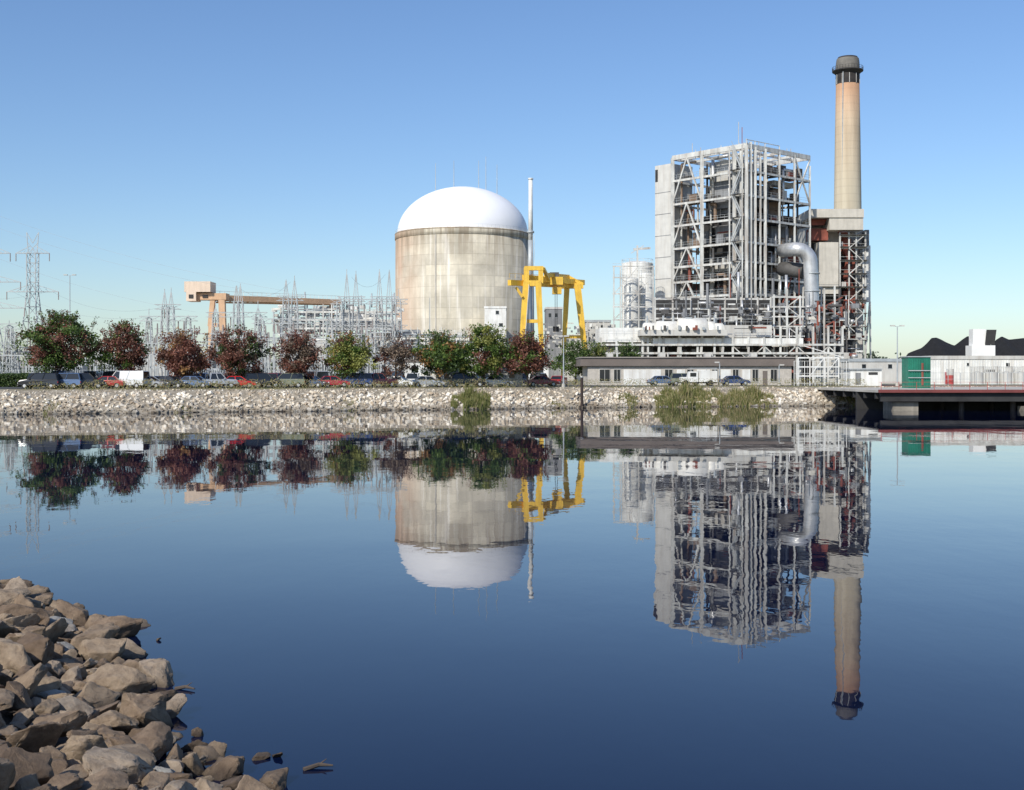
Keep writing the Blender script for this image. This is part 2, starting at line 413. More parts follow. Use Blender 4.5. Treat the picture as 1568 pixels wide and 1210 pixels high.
# ------------------------------------------------------------------ containment
cm,nt,b=newmat('containment_concrete')
tc=N(nt,'ShaderNodeTexCoord'); sx=N(nt,'ShaderNodeSeparateXYZ'); nt.links.new(tc.outputs['Object'],sx.inputs[0])
at=N(nt,'ShaderNodeMath',operation='ARCTAN2'); nt.links.new(sx.outputs[0],at.inputs[0]); nt.links.new(sx.outputs[1],at.inputs[1])
cb=N(nt,'ShaderNodeCombineXYZ'); nt.links.new(mul(nt,at.outputs[0],21.9),cb.inputs[0]); nt.links.new(sx.outputs[2],cb.inputs[1])
br=N(nt,'ShaderNodeTexBrick'); br.offset=0; nt.links.new(cb.outputs[0],br.inputs['Vector'])
br.inputs['Scale'].default_value=1; br.inputs['Brick Width'].default_value=7.2; br.inputs['Row Height'].default_value=3.3; br.inputs['Mortar Size'].default_value=.10
br.inputs['Color1'].default_value=(.70,.64,.51,1); br.inputs['Color2'].default_value=(.50,.46,.38,1); br.inputs['Mortar'].default_value=(.40,.36,.29,1)
c=mixc(nt,.3,br.outputs[0],(.65,.60,.49))
tx=ramp(nt,noise_n(nt,.13,10,rough=.68),[(.3,(.64,.63,.60)),(.7,(1.14,1.13,1.10))]); c=mixc(nt,1.0,c,tx,'MULTIPLY')
s=ramp(nt,noise_n(nt,1,6,(.3,.3,.03)),[(.46,(0,0,0)),(.70,(.8,.8,.8))]); c=mixc(nt,s,c,(.36,.33,.26))
s=ramp(nt,noise_n(nt,1.3,6,(.7,.7,.025)),[(.55,(0,0,0)),(.72,(.6,.6,.6))]); c=mixc(nt,s,c,(.82,.79,.72))
def zramp(a,b_,ch=2):
    mr=N(nt,'ShaderNodeMapRange'); nt.links.new(sx.outputs[ch],mr.inputs[0]); mr.inputs[1].default_value=a; mr.inputs[2].default_value=b_; return mr.outputs[0]
rn=ramp(nt,noise_n(nt,.09,5,(1,1,.6)),[(.36,(0,0,0)),(.56,(1,1,1))])
c=mixc(nt,mul(nt,mul(nt,zramp(-11,-19,0),rn),.6),c,(.52,.31,.19))
rn=ramp(nt,noise_n(nt,1,5,(.9,.9,.05)),[(.42,(0,0,0)),(.6,(1,1,1))])
c=mixc(nt,mul(nt,mul(nt,zramp(35,47),rn),.75),c,(.24,.19,.13))
nt.links.new(c,b.inputs['Base Color']); b.inputs['Roughness'].default_value=.9
DC=400; cx=X(708.5,DC); cr=21.6; zt=Z(359,DC)
o=Obj('reactor_containment_building')
w=o.p('cylinder_wall',cm,True); w.lathe(cx,DC,[(cr,GZ-1),(cr,zt-2.2)],128)
w=o.p('ring_beam',cm,True); w.lathe(cx,DC,[(cr,zt-2.2),(cr+.18,zt-2.1),(cr+.2,zt-.25),(cr-.1,zt),(cr-1,zt+.05)],128)
o.p('rust_drip_edge',mat('stained_edge',(.30,.23,.16),.9,var=.5,scale=1)).lathe(cx,DC,[(cr+.21,zt-.5),(cr+.22,zt-.48),(cr+.22,zt-.28),(cr+.205,zt-.25)],128)
d=o.p('dome_roof',DOME,True); rd=cr-.6; hd=Z(287,DC)-zt
d.lathe(cx,DC,[(rd,zt)]+[(rd*math.cos(a)**1.03,zt+hd*math.sin(a)) for a in [i*math.pi/2/24 for i in range(1,24)]]+[(.05,zt+hd)],128)
mast=o.p('lightning_masts',GALV)
for px,pt_ in [(667,250),(695,246),(733,246),(744,240),(761,252)]:
    x=X(px,DC); r=abs(x-cx); zb=zt+hd*math.sqrt(max(0,1-(r/rd)**2))
    mast.cyl((x,DC,zb-.5),(x,DC,Z(pt_,DC)),.13,.07,6)
rl=o.p('roof_handrail',GALV)
for i in range(96):
    a=2*math.pi*i/96; a2=2*math.pi*(i+1)/96; rr=cr+.05
    p0=Vector((cx+rr*math.cos(a),DC+rr*math.sin(a),zt));p1=Vector((cx+rr*math.cos(a2),DC+rr*math.sin(a2),zt))
    rl.beam(p0,p0+Vector((0,0,.9)),.04); rl.beam(p0+Vector((0,0,.9)),p1+Vector((0,0,.9)),.03)
pl=o.p('pilaster_conduits',CONC)
for px in (673,):
    x=X(px,DC); yy=DC-math.sqrt(max(0,cr**2-(x-cx)**2)); pl.beam((x,yy-.05,GZ),(x,yy-.05,zt-2.3),.4,.3)
o.build()
o=Obj('vent_stack'); D=380; x=X(812.5,D)
s=o.p('upper_flue',WHITE,True); s.cyl((x,D,Z(368,D)),(x,D,Z(275,D)),.72,.62,20); s.cyl((x,D,Z(275,D)),(x,D,Z(273,D)),.8,.8,20)
s=o.p('lower_flue',GALV,True); s.cyl((x,D,Z(440,D)),(x,D,Z(368,D)),.95,.78,20); s.cyl((x,D,Z(354,D)),(x,D,Z(357,D)),1.1,1.1,20)
s=o.p('base_flue',mat('blue_grey_paint',(.07,.10,.14),.5),True); s.cyl((x,D,GZ),(x,D,Z(440,D)),1.15,1.0,20)
s=o.p('ladder',STEEL)
for q in (-.25,.25): s.beam((x+.9+q,D-.8,GZ),(x+.9+q,D-.8,Z(360,D)),.08)
o.build()
# ------------------------------------------------------------------ chimney
D=400; o=Obj('power_station_chimney'); x=X(1298,D)
chm,nt,b=newmat('chimney_concrete')
tc=N(nt,'ShaderNodeTexCoord'); sx=N(nt,'ShaderNodeSeparateXYZ'); nt.links.new(tc.outputs['Object'],sx.inputs[0])
c=ramp(nt,mul(nt,sx.outputs[2],.01),[(0,(.60,.54,.43)),(.62,(.60,.53,.40)),(.84,(.60,.47,.33)),(.95,(.50,.30,.18))])
wv=N(nt,'ShaderNodeTexWave',wave_type='BANDS',bands_direction='Z'); wv.inputs['Scale'].default_value=.13; nt.links.new(tc.outputs['Object'],wv.inputs[0])
c=mixc(nt,ramp(nt,wv.outputs[0],[(0,(.12,.12,.12)),(.1,(0,0,0))]),c,(.2,.16,.12))
tx=ramp(nt,noise_n(nt,1,6,(.6,.6,.04)),[(.3,(.78,.76,.73)),(.7,(1.05,1.05,1.04))]); c=mixc(nt,1.0,c,tx,'MULTIPLY')
nt.links.new(c,b.inputs['Base Color']); b.inputs['Roughness'].default_value=.9
k=D/F
s=o.p('shaft',chm,True); s.lathe(x,D,[(24*k,GZ-1),(20.5*k,Z(320,D)),(18.8*k,Z(200,D)),(17.5*k,Z(130,D))],48)
SOOT=mat('soot_black_band',(.035,.03,.028),.85,var=.5)
s=o.p('soot_band',SOOT,True); s.lathe(x,D,[(17.5*k,Z(130,D)),(17.3*k,Z(97,D)),(15.5*k,Z(90,D)),(14.5*k,Z(88,D)),(11*k,Z(88,D)),(11*k,Z(94,D))],48)
s=o.p('soot_cap',mat('grey_cap',(.17,.16,.14),.85),True); s.lathe(x,D,[(17.9*k,Z(107,D)),(17.4*k,Z(96,D)),(16.6*k,Z(91,D)),(16.4*k,Z(90.6,D))],48)
s=o.p('gallery',DARK); s.lathe(x,D,[(18*k,Z(114,D)),(22*k,Z(110,D)),(23*k,Z(110,D)),(23*k,Z(108.5,D)),(18*k,Z(108.5,D))],48)
for i in range(32):
    a=i*math.pi/16; q=Vector((x+23*k*math.cos(a),D+23*k*math.sin(a),Z(110,D))); a2=a+math.pi/16; q2=Vector((x+23*k*math.cos(a2),D+23*k*math.sin(a2),Z(110,D)))
    s.beam(q,q+Vector((0,0,1.4)),.09)
    for hz in (.7,1.4): s.beam(q+Vector((0,0,hz)),q2+Vector((0,0,hz)),.06)
s=o.p('lightning_ribs',STEEL)
for i in range(10):
    a=i*math.pi/5+.2; s.beam((x+18.0*k*math.cos(a),D+18.0*k*math.sin(a),Z(130,D)),(x+17.8*k*math.cos(a),D+17.8*k*math.sin(a),Z(115,D)),.14)
s=o.p('ladder',GALV); s.beam((x-14*k,D-15*k,Z(520,D)),(x-11*k,D-14.5*k,Z(112,D)),.25)
o.build()
# ------------------------------------------------------------------ boiler building
C0=Vector((53.9,285.5,0)); Uv=Vector((-.66,.75,0)); Vv=Vector((.75,.66,0))
def W(u,v,z): return C0+Uv*u+Vv*v+Vector((0,0,z))
def wbox(p,u0,u1,v0,v1,z0,z1): p.hexa([W(u0,v0,z0),W(u0,v1,z0),W(u1,v1,z0),W(u1,v0,z0),W(u0,v0,z1),W(u0,v1,z1),W(u1,v1,z1),W(u1,v0,z1)])
o=Obj('boiler_building')
wh=o.p('white_columns',STEEL); gy=o.p('grey_panels',GREY); lg=o.p('light_panels',LGREY); dk=o.p('dark_core',DARK); md=o.p('dark_equipment',MDARK); ru=o.p('rusty_ducts',RUST); sv=o.p('lagged_pipes',SILV,True); gt=o.p('gratings',MDARK); hr=o.p('handrails',YARD)
br_=o.p('brown_equipment',mat('heat_stained_steel',(.23,.16,.11),.8,var=.4))
us=[0,3.5,13.2,22.4]; vs=[0,3.2,7,12.5,18.5,24.7]; TOP=57.2
lv=[6.5,11,15.5,19.4,23,26.8,30.5,35,40.5,45.8,51.5,TOP]
for u in us: 
    for v_ in (0,3.2): wh.beam(W(u,v_,GZ),W(u,v_,TOP-(2 if v_ else 0)),.8 if v_==0 else .4)
for v_ in vs[1:]:
    wh.beam(W(0,v_,GZ),W(0,v_,TOP-(0 if v_<20 else 2)),.7 if v_<8 else .45); wh.beam(W(3.5,v_,GZ),W(3.5,v_,TOP-3),.3)
wh.beam(W(22.4,24.7,GZ),W(22.4,24.7,TOP),.7)
wh.beam(W(1.6,0,GZ),W(1.6,0,TOP-1),.5);wh.beam(W(0,1.6,GZ),W(0,1.6,TOP+1),.6);wh.beam(W(0,5.2,GZ),W(0,5.2,TOP-2),.45)
for z in lv:
    t=.5 if z!=TOP else 1.1
    for (a,b_) in [(W(0,0,z),W(22.4,0,z)),(W(0,0,z),W(0,24.7,z)),(W(0,24.7,z),W(22.4,24.7,z)),(W(22.4,0,z),W(22.4,24.7,z))]: wh.beam(a,b_,.4,t)
    if z<TOP:
        for u in us: md.beam(W(u,.3,z-.05),W(u,4,z-.05),.3,.45)
        for v_ in vs: md.beam(W(.3,v_,z-.05),W(4,v_,z-.05),.3,.45)
        wbox(gt,.3,20,.3,2.4,z+.28,z+.36); wbox(gt,.3,2.4,2.5,24.2,z+.29,z+.37)
        for hz in (.6,1.15):
            hr.beam(W(0,-.1,z+.3+hz),W(22.4,-.1,z+.3+hz),.05); hr.beam(W(-.1,0,z+.3+hz),W(-.1,24.7,z+.3+hz),.05)
        for i in range(11): hr.beam(W(i*2.1,-.1,z+.3),W(i*2.1,-.1,z+1.45),.05); hr.beam(W(-.1,i*2.3,z+.3),W(-.1,i*2.3,z+1.45),.05)
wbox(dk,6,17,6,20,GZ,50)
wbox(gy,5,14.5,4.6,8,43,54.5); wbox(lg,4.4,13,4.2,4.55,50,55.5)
wbox(dk,3.6,17,4.9,5.9,8,42.9); wbox(dk,4.7,5.9,5.95,21,8,42)  # dark backing slabs: the interior's shade is put into their colour
for u0,u1,z0,z1,pt in [(4.5,12.8,44,50.5,gy),(4,12,36,40,gy),(5,12.5,29,31,lg),(14,19,35.5,39,gy),(14,20,24,26.5,md),(5,11,22,25.5,gy),(14.5,21.5,17.5,20.4,br_),(5,12,16,20,br_),(14,19,28,30,gy)]:
    wbox(pt,u0,u1,3.0+R(),3.0+U(1.2,2.5),z0,z1)
for v0,v1,z0,z1,pt in [(8,12,44,49,gy),(13,18,42,48,br_),(14,22,49.8,51,lg),(13,20,37,40,gy),(8,12,30,35,md),(19,24,38,43,br_),(8,16,19,25,br_),(17,24,30,35,ru),(14,19,26,29,md),(18,24,16,22,br_)]:
    wbox(pt,2.6+R(),4.6+R(),v0,v1,z0,z1)
for z in np.arange(21,52,2.1): 
    gy.beam(W(4,4.0,z),W(14,4.0,z),.22); 
    br_.beam(W(3.3,7,z),W(3.3,19,z),.2)
def xb(f0,a,b_,z0,z1,t=.28):
    wh.beam(f0(a,z0),f0(b_,z1),t); wh.beam(f0(b_,z0),f0(a,z1),t)
L_=lambda u,z:W(u,-.05,z); R_=lambda v_,z:W(-.05,v_,z)
for i,(z0,z1) in enumerate([(TOP-.5,45.8),(45.8,35),(35,26.8),(26.8,19.4)]):
    wh.beam(L_(22.4,z1),L_(17.8,z0),.35);wh.beam(L_(13.2,z1),L_(17.8,z0),.35)
    if i%2==0: xb(R_,18.5,24.7,z1,z0,.3)
ru.beam(R_(12.5,19),R_(18.5,30.5),.3); ru.beam(R_(18.5,8),R_(24.7,19),.35)
xb(R_,12.5,24.7,7,19,.4); xb(L_,3.5,13.2,7,15,.35)
for i in range(len(lv)-1):
    z0,z1=lv[i],lv[i+1]; u0,u1=(3.2,.4) if i%2 else (.4,3.2)
    for q in (-.6,-1.4): hr.beam(W(u0,q,z0+.3),W(u1,q,z1+.3),.12,.3)
    hr.beam(W(u0,-1.4,z0+1.3),W(u1,-1.4,z1+1.3),.07)
    wbox(gt,-.1,3.6,-1.6,-.45,z0+.2,z0+.3)
for u in (-.1,3.6): wh.beam(W(u,-1.6,GZ),W(u,-1.6,TOP),.28)
for i in range(90):
    side=R()<.45; dep=U(.5,4.2); z0=U(8,48); z1=z0+U(3,14); z1=min(z1,TOP-1); p=random.choice([sv,wh,md,br_,gy,ru,sv,dk]); r=random.choice([.1,.15,.25,.4])
    q=U(3,21) if side else U(3,24)
    a=W(q,dep,z0) if side else W(dep,q,z0); b_=W(q,dep,z1) if side else W(dep,q,z1); p.cyl(a,b_,r,r,8)
    if R()<.7:
        e=q+U(-5,5); e=max(1,min(22,e)); p.cyl(b_,W(e,dep,z1) if side else W(dep,e,z1),r,r,8)
for i in range(200):
    side=R()<.45; dep=U(.6,4.0); lvz=random.choice(lv[:-1]); s_=U(.4,1.7); q=U(2,20) if side else U(3,23); hh=U(.5,2.8)
    p=random.choice([lg,gy,md,br_,dk,gy,md,dk,br_,wh]) if side else random.choice([gy,md,br_,ru,md,br_,wh,gy]); e=U(.5,2.6)
    if side: wbox(p,q,q+e,dep,dep+s_,lvz+.4,lvz+.4+hh)
    else: wbox(p,dep,dep+s_,q,q+e,lvz+.4,lvz+.4+hh)
for i in range(34):
    u=U(0,20);v_=U(0,22); z=TOP-.6; wh.beam(W(u,v_,z),W(u,v_,z+U(.8,2.8)),.14)
for v_ in (0,3.2,7,12.5): wh.beam(W(0,v_,TOP),W(0,v_,TOP+1.4),.2)
wh.beam(W(0,0,TOP+1.4),W(0,12.5,TOP+1.4),.15); wh.beam(W(3,1,TOP),W(3,1,TOP+6),.14); ru.beam(W(1.6,.5,TOP),W(1.6,.5,TOP+4.5),.14); wh.beam(W(17,1,TOP),W(17,1,TOP+3),.14)
for v_ in (3,8,14,20): wh.beam(W(0,v_,TOP),W(22,v_,TOP),.35,.6)
for u in (5,10,16): wh.beam(W(u,0,TOP),W(u,24.7,TOP),.3,.5)
ls=o.p('lift_shaft',mat('shaft_panels',(.60,.59,.55),.8,var=.1,streak=.4,streakcol=(.40,.36,.31))); wbox(ls,22.9,28.1,0,8,GZ,56); 
wbox(o.p('shaft_windows',DARK),27.2,28.0,-.05,.5,52,55)
for z in np.arange(12,54,5.3): wbox(o.p('shaft_joints',GREY),22.9,28.1,-.04,.3,z,z+.15)
wbox(lg,4,22,2,3,GZ+4,13); wbox(dk,.8,4,2,3,GZ,20); wbox(dk,2.5,3,4,24,GZ,17)
o.build()
o=Obj('flue_gas_pipe'); s=o.p('pipe',SILV,True); D=281
pa=[P(1199,384,D+9),P(1206,383,D+5),P(1214,382,D+1)]
for i in range(13):
    a=math.pi/2*i/12; pa.append(P(1220+21*math.sin(a),403-21*math.cos(a),D))
pa+=[P(1242,430,D),P(1243.5,460,D),P(1245,497,D),P(1246,518,D),P(1246,530,D)]
s.sweep(pa,[1.6]*(len(pa)-2)+[1.1,.6],24)
s=o.p('flanges',GALV,True)
for py in (418,445,470,495): s.cyl(P(1243.5,py,D),P(1243.5,py+2,D),1.75,1.75,24)
s=o.p('support_frame',STEEL)
for px in (1230,1258): s.beam((X(px,D),D+2.2,GZ),P(px,440,D+2.2),.35)
for py in (440,470,500): s.beam(P(1230,py,D+2.2),P(1258,py,D+2.2),.3)
o.p('wye_duct',MDARK,True).sweep([P(1198,412,D+8),P(1212,413,D+5),P(1232,416,D+3)],1.7,18)
o.build()
# ------------------------------------------------------------------ precipitator building
o=Obj('precipitator_building'); D=312
o.p('main_casing',LGREY).pbox(1238,1322,332,500,D,22,GZ)
BG=mat('beige_cladding',(.60,.56,.48),.7,var=.12,streak=.3)
o.p('roof_casing',BG).pbox(1240,1323,320,333,D-6.9,30)
o.p('front_casing',BG).pbox(1253,1284,371,450,D-5.5,5.2); o.p('front_casing',BG).pbox(1270,1322,333.2,352,D-6.6,6)
o.p('side_casing',WHITE).pbox(1321,1333,376,462,D-2,10)
r=o.p('red_ductwork',RUST); wv_=o.p('steelwork',STEEL); g=o.p('grey_parts',GREY); dkk=o.p('dark_shade_panels',DARK)
r.hexa([P(1238,345,D-4),P(1262,345,D-4),P(1262,345,D-.2),P(1238,345,D-.2),P(1241,336,D-4),P(1266,336,D-4),P(1266,336,D-.2),P(1241,336,D-.2)])
r.pbox(1240,1268,350,368,D-4,3.8)
pts=[(1288,352),(1296,366),(1294,380),(1302,400),(1296,428),(1306,455),(1300,480)]
for a,b_ in zip(pts,pts[1:]): r.beam(P(*a,D-3),P(*b_,D-3),2.1,1.5)
dkk.pbox(1240,1253,372,430,D-1.2,1); dkk.pbox(1288,1310,385,520,D-1.4,1); dkk.pbox(1236,1286,450,520,D-2.2,1)  # raised dark slabs painted as shade between the steelwork
for px in [1238,1286,1300,1311,1325]:
    wv_.beam((X(px,D-5),D-5,GZ),P(px,356 if px>1290 else 356,D-5),.36)
lvl=[362,380,400,420,440,460,480,500,520]
for i,py in enumerate(lvl):
    a=1286 if py<440 else 1238
    wv_.beam(P(a,py,D-5),P(1327,py,D-5),.22,.35)
    o.p('walkways',MDARK).box(X(a,D-5),X(1327,D-5),D-6.2,D-4.6,Z(py,D)-.3,Z(py,D)-.2)
    wv_.beam(P(a,py,D-6)+Vector((0,0,1.1)),P(1327,py,D-6)+Vector((0,0,1.1)),.06)
    if i<len(lvl)-1:
        x0,x1=(1300,1322) if i%2 else (1322,1300)
        wv_.beam(P(x0,py,D-6.5),P(x1,lvl[i+1],D-6.5),.2)
for i in range(50):
    px=U(1286,1324);py=U(355,520); p=random.choice([r,g,wv_,dkk,r]); w_=U(2,8);h_=U(2,8); p.pbox(px,min(1330,px+w_),py,py+h_,D-U(1.5,5),1.2)
for i in range(20):
    px=U(1238,1280);py=U(455,520); p=random.choice([r,g,wv_,dkk]); p.pbox(px,px+U(2,9),py,py+U(2,8),D-U(2.5,5),1.2)
wv_.beam((X(1318,D),D-2,GZ),P(1332,462,D-2),.4); wv_.beam((X(1330,D),D-2,GZ),P(1332,462,D-2),.4)
g.pbox(1325,1331,352,376,D-3,4)
o.build()
# ------------------------------------------------------------------ process steelwork below
o=Obj('turbine_pipe_rack')
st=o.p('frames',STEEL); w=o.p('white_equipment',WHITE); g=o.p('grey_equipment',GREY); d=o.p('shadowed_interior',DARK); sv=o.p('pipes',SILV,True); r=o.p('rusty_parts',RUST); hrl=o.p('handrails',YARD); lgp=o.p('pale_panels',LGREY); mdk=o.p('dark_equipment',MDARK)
D=262
lgp.pbox(1000,1182,498,517,D+4,14); w.pbox(918,1003,502,524,D+3,14); w.pbox(1000,1230,518,527,D,3)
g.pbox(905,1000,528,575,D+8,5,GZ); d.pbox(1000,1310,530,580,D+9,4,GZ); d.pbox(1120,1235,505,530,D+16,4)  # the d slabs are coloured dark to give the shade inside the rack
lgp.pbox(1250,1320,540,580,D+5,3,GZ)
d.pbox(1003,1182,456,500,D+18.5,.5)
for px in [920,944,968,992,1016,1042,1068,1094,1122,1146,1170,1195,1220,1245,1268,1290]:
    st.beam((X(px,D),D,GZ),P(px,517 if px<1180 else 500,D),.42); mdk.beam((X(px+6,D+7),D+7,GZ),P(px+6,505,D+7),.35)
for py in (528,541): st.beam(P(918,py,D-.4),P(1292,py,D-.4),.25,.4)
for i,px in enumerate([1122,1146,1170,1195,1220,1245,1268]): st.beam(P(px,552 if i%2 else 530,D-.2),P(px+24,530 if i%2 else 552,D-.2),.2)
for py,x0,x1 in ((497,1115,1182),(515,920,1180)):
    for hz in (.55,1.1): hrl.beam(P(x0,py,D+1)+Vector((0,0,hz)),P(x1,py,D+1)+Vector((0,0,hz)),.05)
    for px in np.arange(x0,x1,12): hrl.beam(P(px,py,D+1),P(px,py,D+1)+Vector((0,0,1.1)),.05)
for k in range(3):
    py=458+k*15
    st.beam(P(1003,py,D+14),P(1180,py,D+14),.3,.4); 
    hrl.beam(P(1003,py,D+14)+Vector((0,0,1.1)),P(1180,py,D+14)+Vector((0,0,1.1)),.06)
    for px in np.arange(1003,1180,14): hrl.beam(P(px,py,D+14),P(px,py,D+14)+Vector((0,0,1.1)),.05)
for px in (1003,1030,1058,1085,1110,1135,1160,1180): st.beam((X(px,D+14),D+14,GZ),P(px,455,D+14),.35)
for i in range(170):
    px=U(1003,1312);py=U(462,545); Dd=D+U(3,13); p=random.choice([w,g,mdk,st,d,sv,r,d,mdk,g]); p.pbox(px,px+U(2,12),py,py+U(1.5,7),Dd,U(.6,2))
for i in range(130):
    px=U(1000,1300);py=U(455,550); Dd=D+U(1,13); p=random.choice([st,sv,mdk,g,sv,r]); rr=random.choice([.08,.12,.2,.3])
    a=P(px,py,Dd); 
    if R()<.55: p.cyl(a,a+Vector((0,0,U(2,7))),rr,rr,8)
    else: p.cyl(a,a+Vector((U(1,3.5),0,0)),rr,rr,8)
for i in range(60):
    px=U(905,1310);py=U(530,575); p=random.choice([w,mdk,sv,w,g,r]); p.pbox(px,px+U(3,10),py,py+U(3,9),D+U(1,7),U(.6,2))
for px in (1185,1205,1225,1262,1278): st.beam((X(px,D+5),D+5,GZ),P(px,U(435,460),D+5),.35)
for k in range(6):
    py=455+k*15; st.beam(P(1182,py,D+5),P(1232,py,D+5),.25,.3)
    if k<5:
        a_,b2=(1205,1225) if k%2 else (1225,1205); st.beam(P(a_,py,D+5),P(b2,py+15,D+5),.2)
        a_,b2=(1262,1290) if k%2 else (1290,1262); r.beam(P(a_,py,D+5),P(b2,py+15,D+5),.25)
o.build()
o=Obj('turbine_generator'); h=o.p('casing',mat('cream_white_paint',(.76,.74,.67),.45,var=.12,streak=.4,streakcol=(.5,.45,.38)),True); D=258
def half_drum(p,x0,x1,y,zb,rr,n=14,sq=1.0):
    k=len(p.v)
    for x in (x0,x0+.25,x1-.25,x1):
        q=.8 if x in (x0,x1) else 1
        for i in range(n+1):
            t=math.pi*i/n; p.v.append((x,y-rr*q*math.cos(t),zb+rr*q*sq*math.sin(t)))
    m=n+1
    for j in range(3):
        for i in range(n): p.f.append((k+j*m+i,k+j*m+i+1,k+(j+1)*m+i+1,k+(j+1)*m+i))
    p.f.append(tuple(k+i for i in range(m))); p.f.append(tuple(k+3*m+i for i in range(m))[::-1])
zb=Z(506,D)
half_drum(h,X(988,D),X(1010,D),D+5,zb,1.8);half_drum(h,X(1008,D),X(1042,D),D+5,zb,2.4,sq=.9);half_drum(h,X(1042,D),X(1088,D),D+5,zb,2.9,sq=.95);half_drum(h,X(1087,D),X(1100,D),D+5,zb,2.3,sq=.9);half_drum(h,X(1099,D),X(1114,D),D+5,zb,1.7)
o.p('plinth',LGREY).pbox(980,1114,505,514,D+2,6)
o.p('valves',GALV).pbox(1050,1060,486,490,D+4,1)
for i in range(16): px=U(985,1110); random.choice([o.p('valves',GALV),o.p('rusty_fittings',RUST),o.p('dark_fittings',MDARK)]).pbox(px,px+U(1.5,4),U(498,502),505.2,D+U(1,2.0),.5)
for px in (995,1020,1036,1070,1100): o.p('valves',GALV).cyl((X(px,D),D+5,zb+1.8),(X(px,D),D+5,zb+3.3),.22,.15,8)
for px in (985,1010,1040,1075,1108): o.p('support_legs',STEEL).beam((X(px,D),D+4,GZ),P(px,513,D+4),.5)
o.build()
def tank(name,px,D,rpx,pyt,pyb,m=WHITE):
    o=Obj(name); r_=rpx*D/F; x=X(px,D); zt_=Z(pyt,D); zb_=Z(pyb,D)
    s=o.p('shell',m,False); s.lathe(x,D,[(r_,zb_),(r_,zt_),(r_*.97,zt_+.1),(r_*.5,zt_+r_*.14),(.05,zt_+r_*.2)],40)
    rr=o.p('rails_and_ladder',STEEL)
    for i in range(20):
        a=i*math.pi/10; a2=a+math.pi/10; q=Vector((x+r_*math.cos(a),D+r_*math.sin(a),zt_)); q2=Vector((x+r_*math.cos(a2),D+r_*math.sin(a2),zt_)); rr.beam(q,q+Vector((0,0,1)),.06); rr.beam(q+Vector((0,0,1)),q2+Vector((0,0,1)),.06)
    for q in (-.25,.25): rr.beam((x-.5*r_+q,D-r_*.9,zb_),(x-.5*r_+q,D-r_*.9,zt_+1),.07)
    for k in np.arange(zb_,zt_,2.2): s.lathe(x,D,[(r_+.01,k),(r_+.05,k+.03),(r_+.05,k+.12),(r_+.01,k+.15)],40)
    o.build()
tank('white_storage_tank',966,296,13,428,520); tank('white_storage_tank',989,300,13,420,520); tank('white_storage_tank',976,312,24,404,520)
o=Obj('tank_access_tower'); s=o.p('frame',STEEL); D=290
for px in (940,950,978,1000): s.beam((X(px,D),D,GZ),P(px,408,D),.3)
for py in (408,425,450,470,490): s.beam(P(938,py,D),P(1002,py,D),.22,.3); s.beam(P(938,py-4,D),P(1002,py-4,D),.07)
for a,b_ in [((940,490),(978,450)),((978,450),(950,425)),((950,470),(1000,425)),((940,450),(978,408))]: s.beam(P(*a,D),P(*b_,D),.2)
s.beam(P(976,408,D),P(976,376,D),.4); s.beam(P(970,382,D),P(996,380,D),.25,.5); s.beam(P(966,388,D),P(986,376,D),.15)
o.build()
# ------------------------------------------------------------------ yellow gantry crane
o=Obj('yellow_gantry_crane'); y=o.p('portal_frames',YEL); D1,D2=292,308
def leg(px0,py0,px1,py1,D,w,w2): 
    a=P(px0,py0,D); b_=P(px1,py1,D); b_.z=max(b_.z,GZ)
    y.sweep([a,a.lerp(b_,.3),b_],[w*.72,w*.66,w2*.48],4)
leg(806,432,794,598,D1,1.5,1.1); leg(824,432,832,598,D1,1.4,1.1); leg(868,440,861,598,D2,1.3,1.1); leg(884,436,901,598,D2,1.6,1.4)
y.beam(P(802,434,D1),P(828,434,D1),1.3,1.3); y.beam(P(799,492,D1),P(829,492,D1),.7,.8)
y.beam(P(858,438,D2),P(893,438,D2),1.3,1.3); y.beam(P(862,516,D2),P(894,516,D2),.7,.8)
y.beam(P(780,433,D1-3),P(872,437,D2),1.0,1.3); y.beam(P(802,425,D1+1),P(893,433,D2+3),1.0,1.3)
y.beam(P(806,434,D1),P(806,410,D1),1.2); y.beam(P(828,434,D1),P(828,412,D1),1.1); y.beam(P(803,411,D1),P(832,411,D1),1.2,1.0)
y.beam(P(870,424,D2),P(893,436,D2),.8); y.beam(P(835,421,D1+4),P(870,424,D2),.8,1.0); y.beam(P(832,411,D1),P(840,428,D1+4),.7)
y.beam(P(790,440,D1-1),P(800,455,D1-1),.6); 
t=o.p('trolley_hoist',YEL); t.pbox(838,862,424,436,300,3); t.pbox(846,860,440,450,300,2.5); 
o.p('trolley_machinery',MDARK).pbox(842,856,417,424,300,2)
c=o.p('hoist_ropes',DARK); c.beam(P(850,450,301),P(850,500,301),.12); c.beam(P(853,450,301),P(853,500,301),.12); c.pbox(847,856,500,508,300.5,1)
o.p('ladder',STEEL).beam(P(810,436,D1-1),P(801,560,D1-1),.15,.5)
hh=o.p('handrails',YEL)
for i in range(12):
    a=P(780,426,D1-3).lerp(P(872,430,D2),i/11); hh.beam(a,a+Vector((0,0,1.1)),.07)
hh.beam(P(780,426,D1-3)+Vector((0,0,1.1)),P(872,430,D2)+Vector((0,0,1.1)),.07)
for q in ((794,D1),(832,D1),(861,D2),(901,D2)): o.p('wheel_bogies',MDARK).box(X(q[0],q[1])-1.2,X(q[0],q[1])+1.2,q[1]-.6,q[1]+.6,GZ,GZ+1)
o.build()
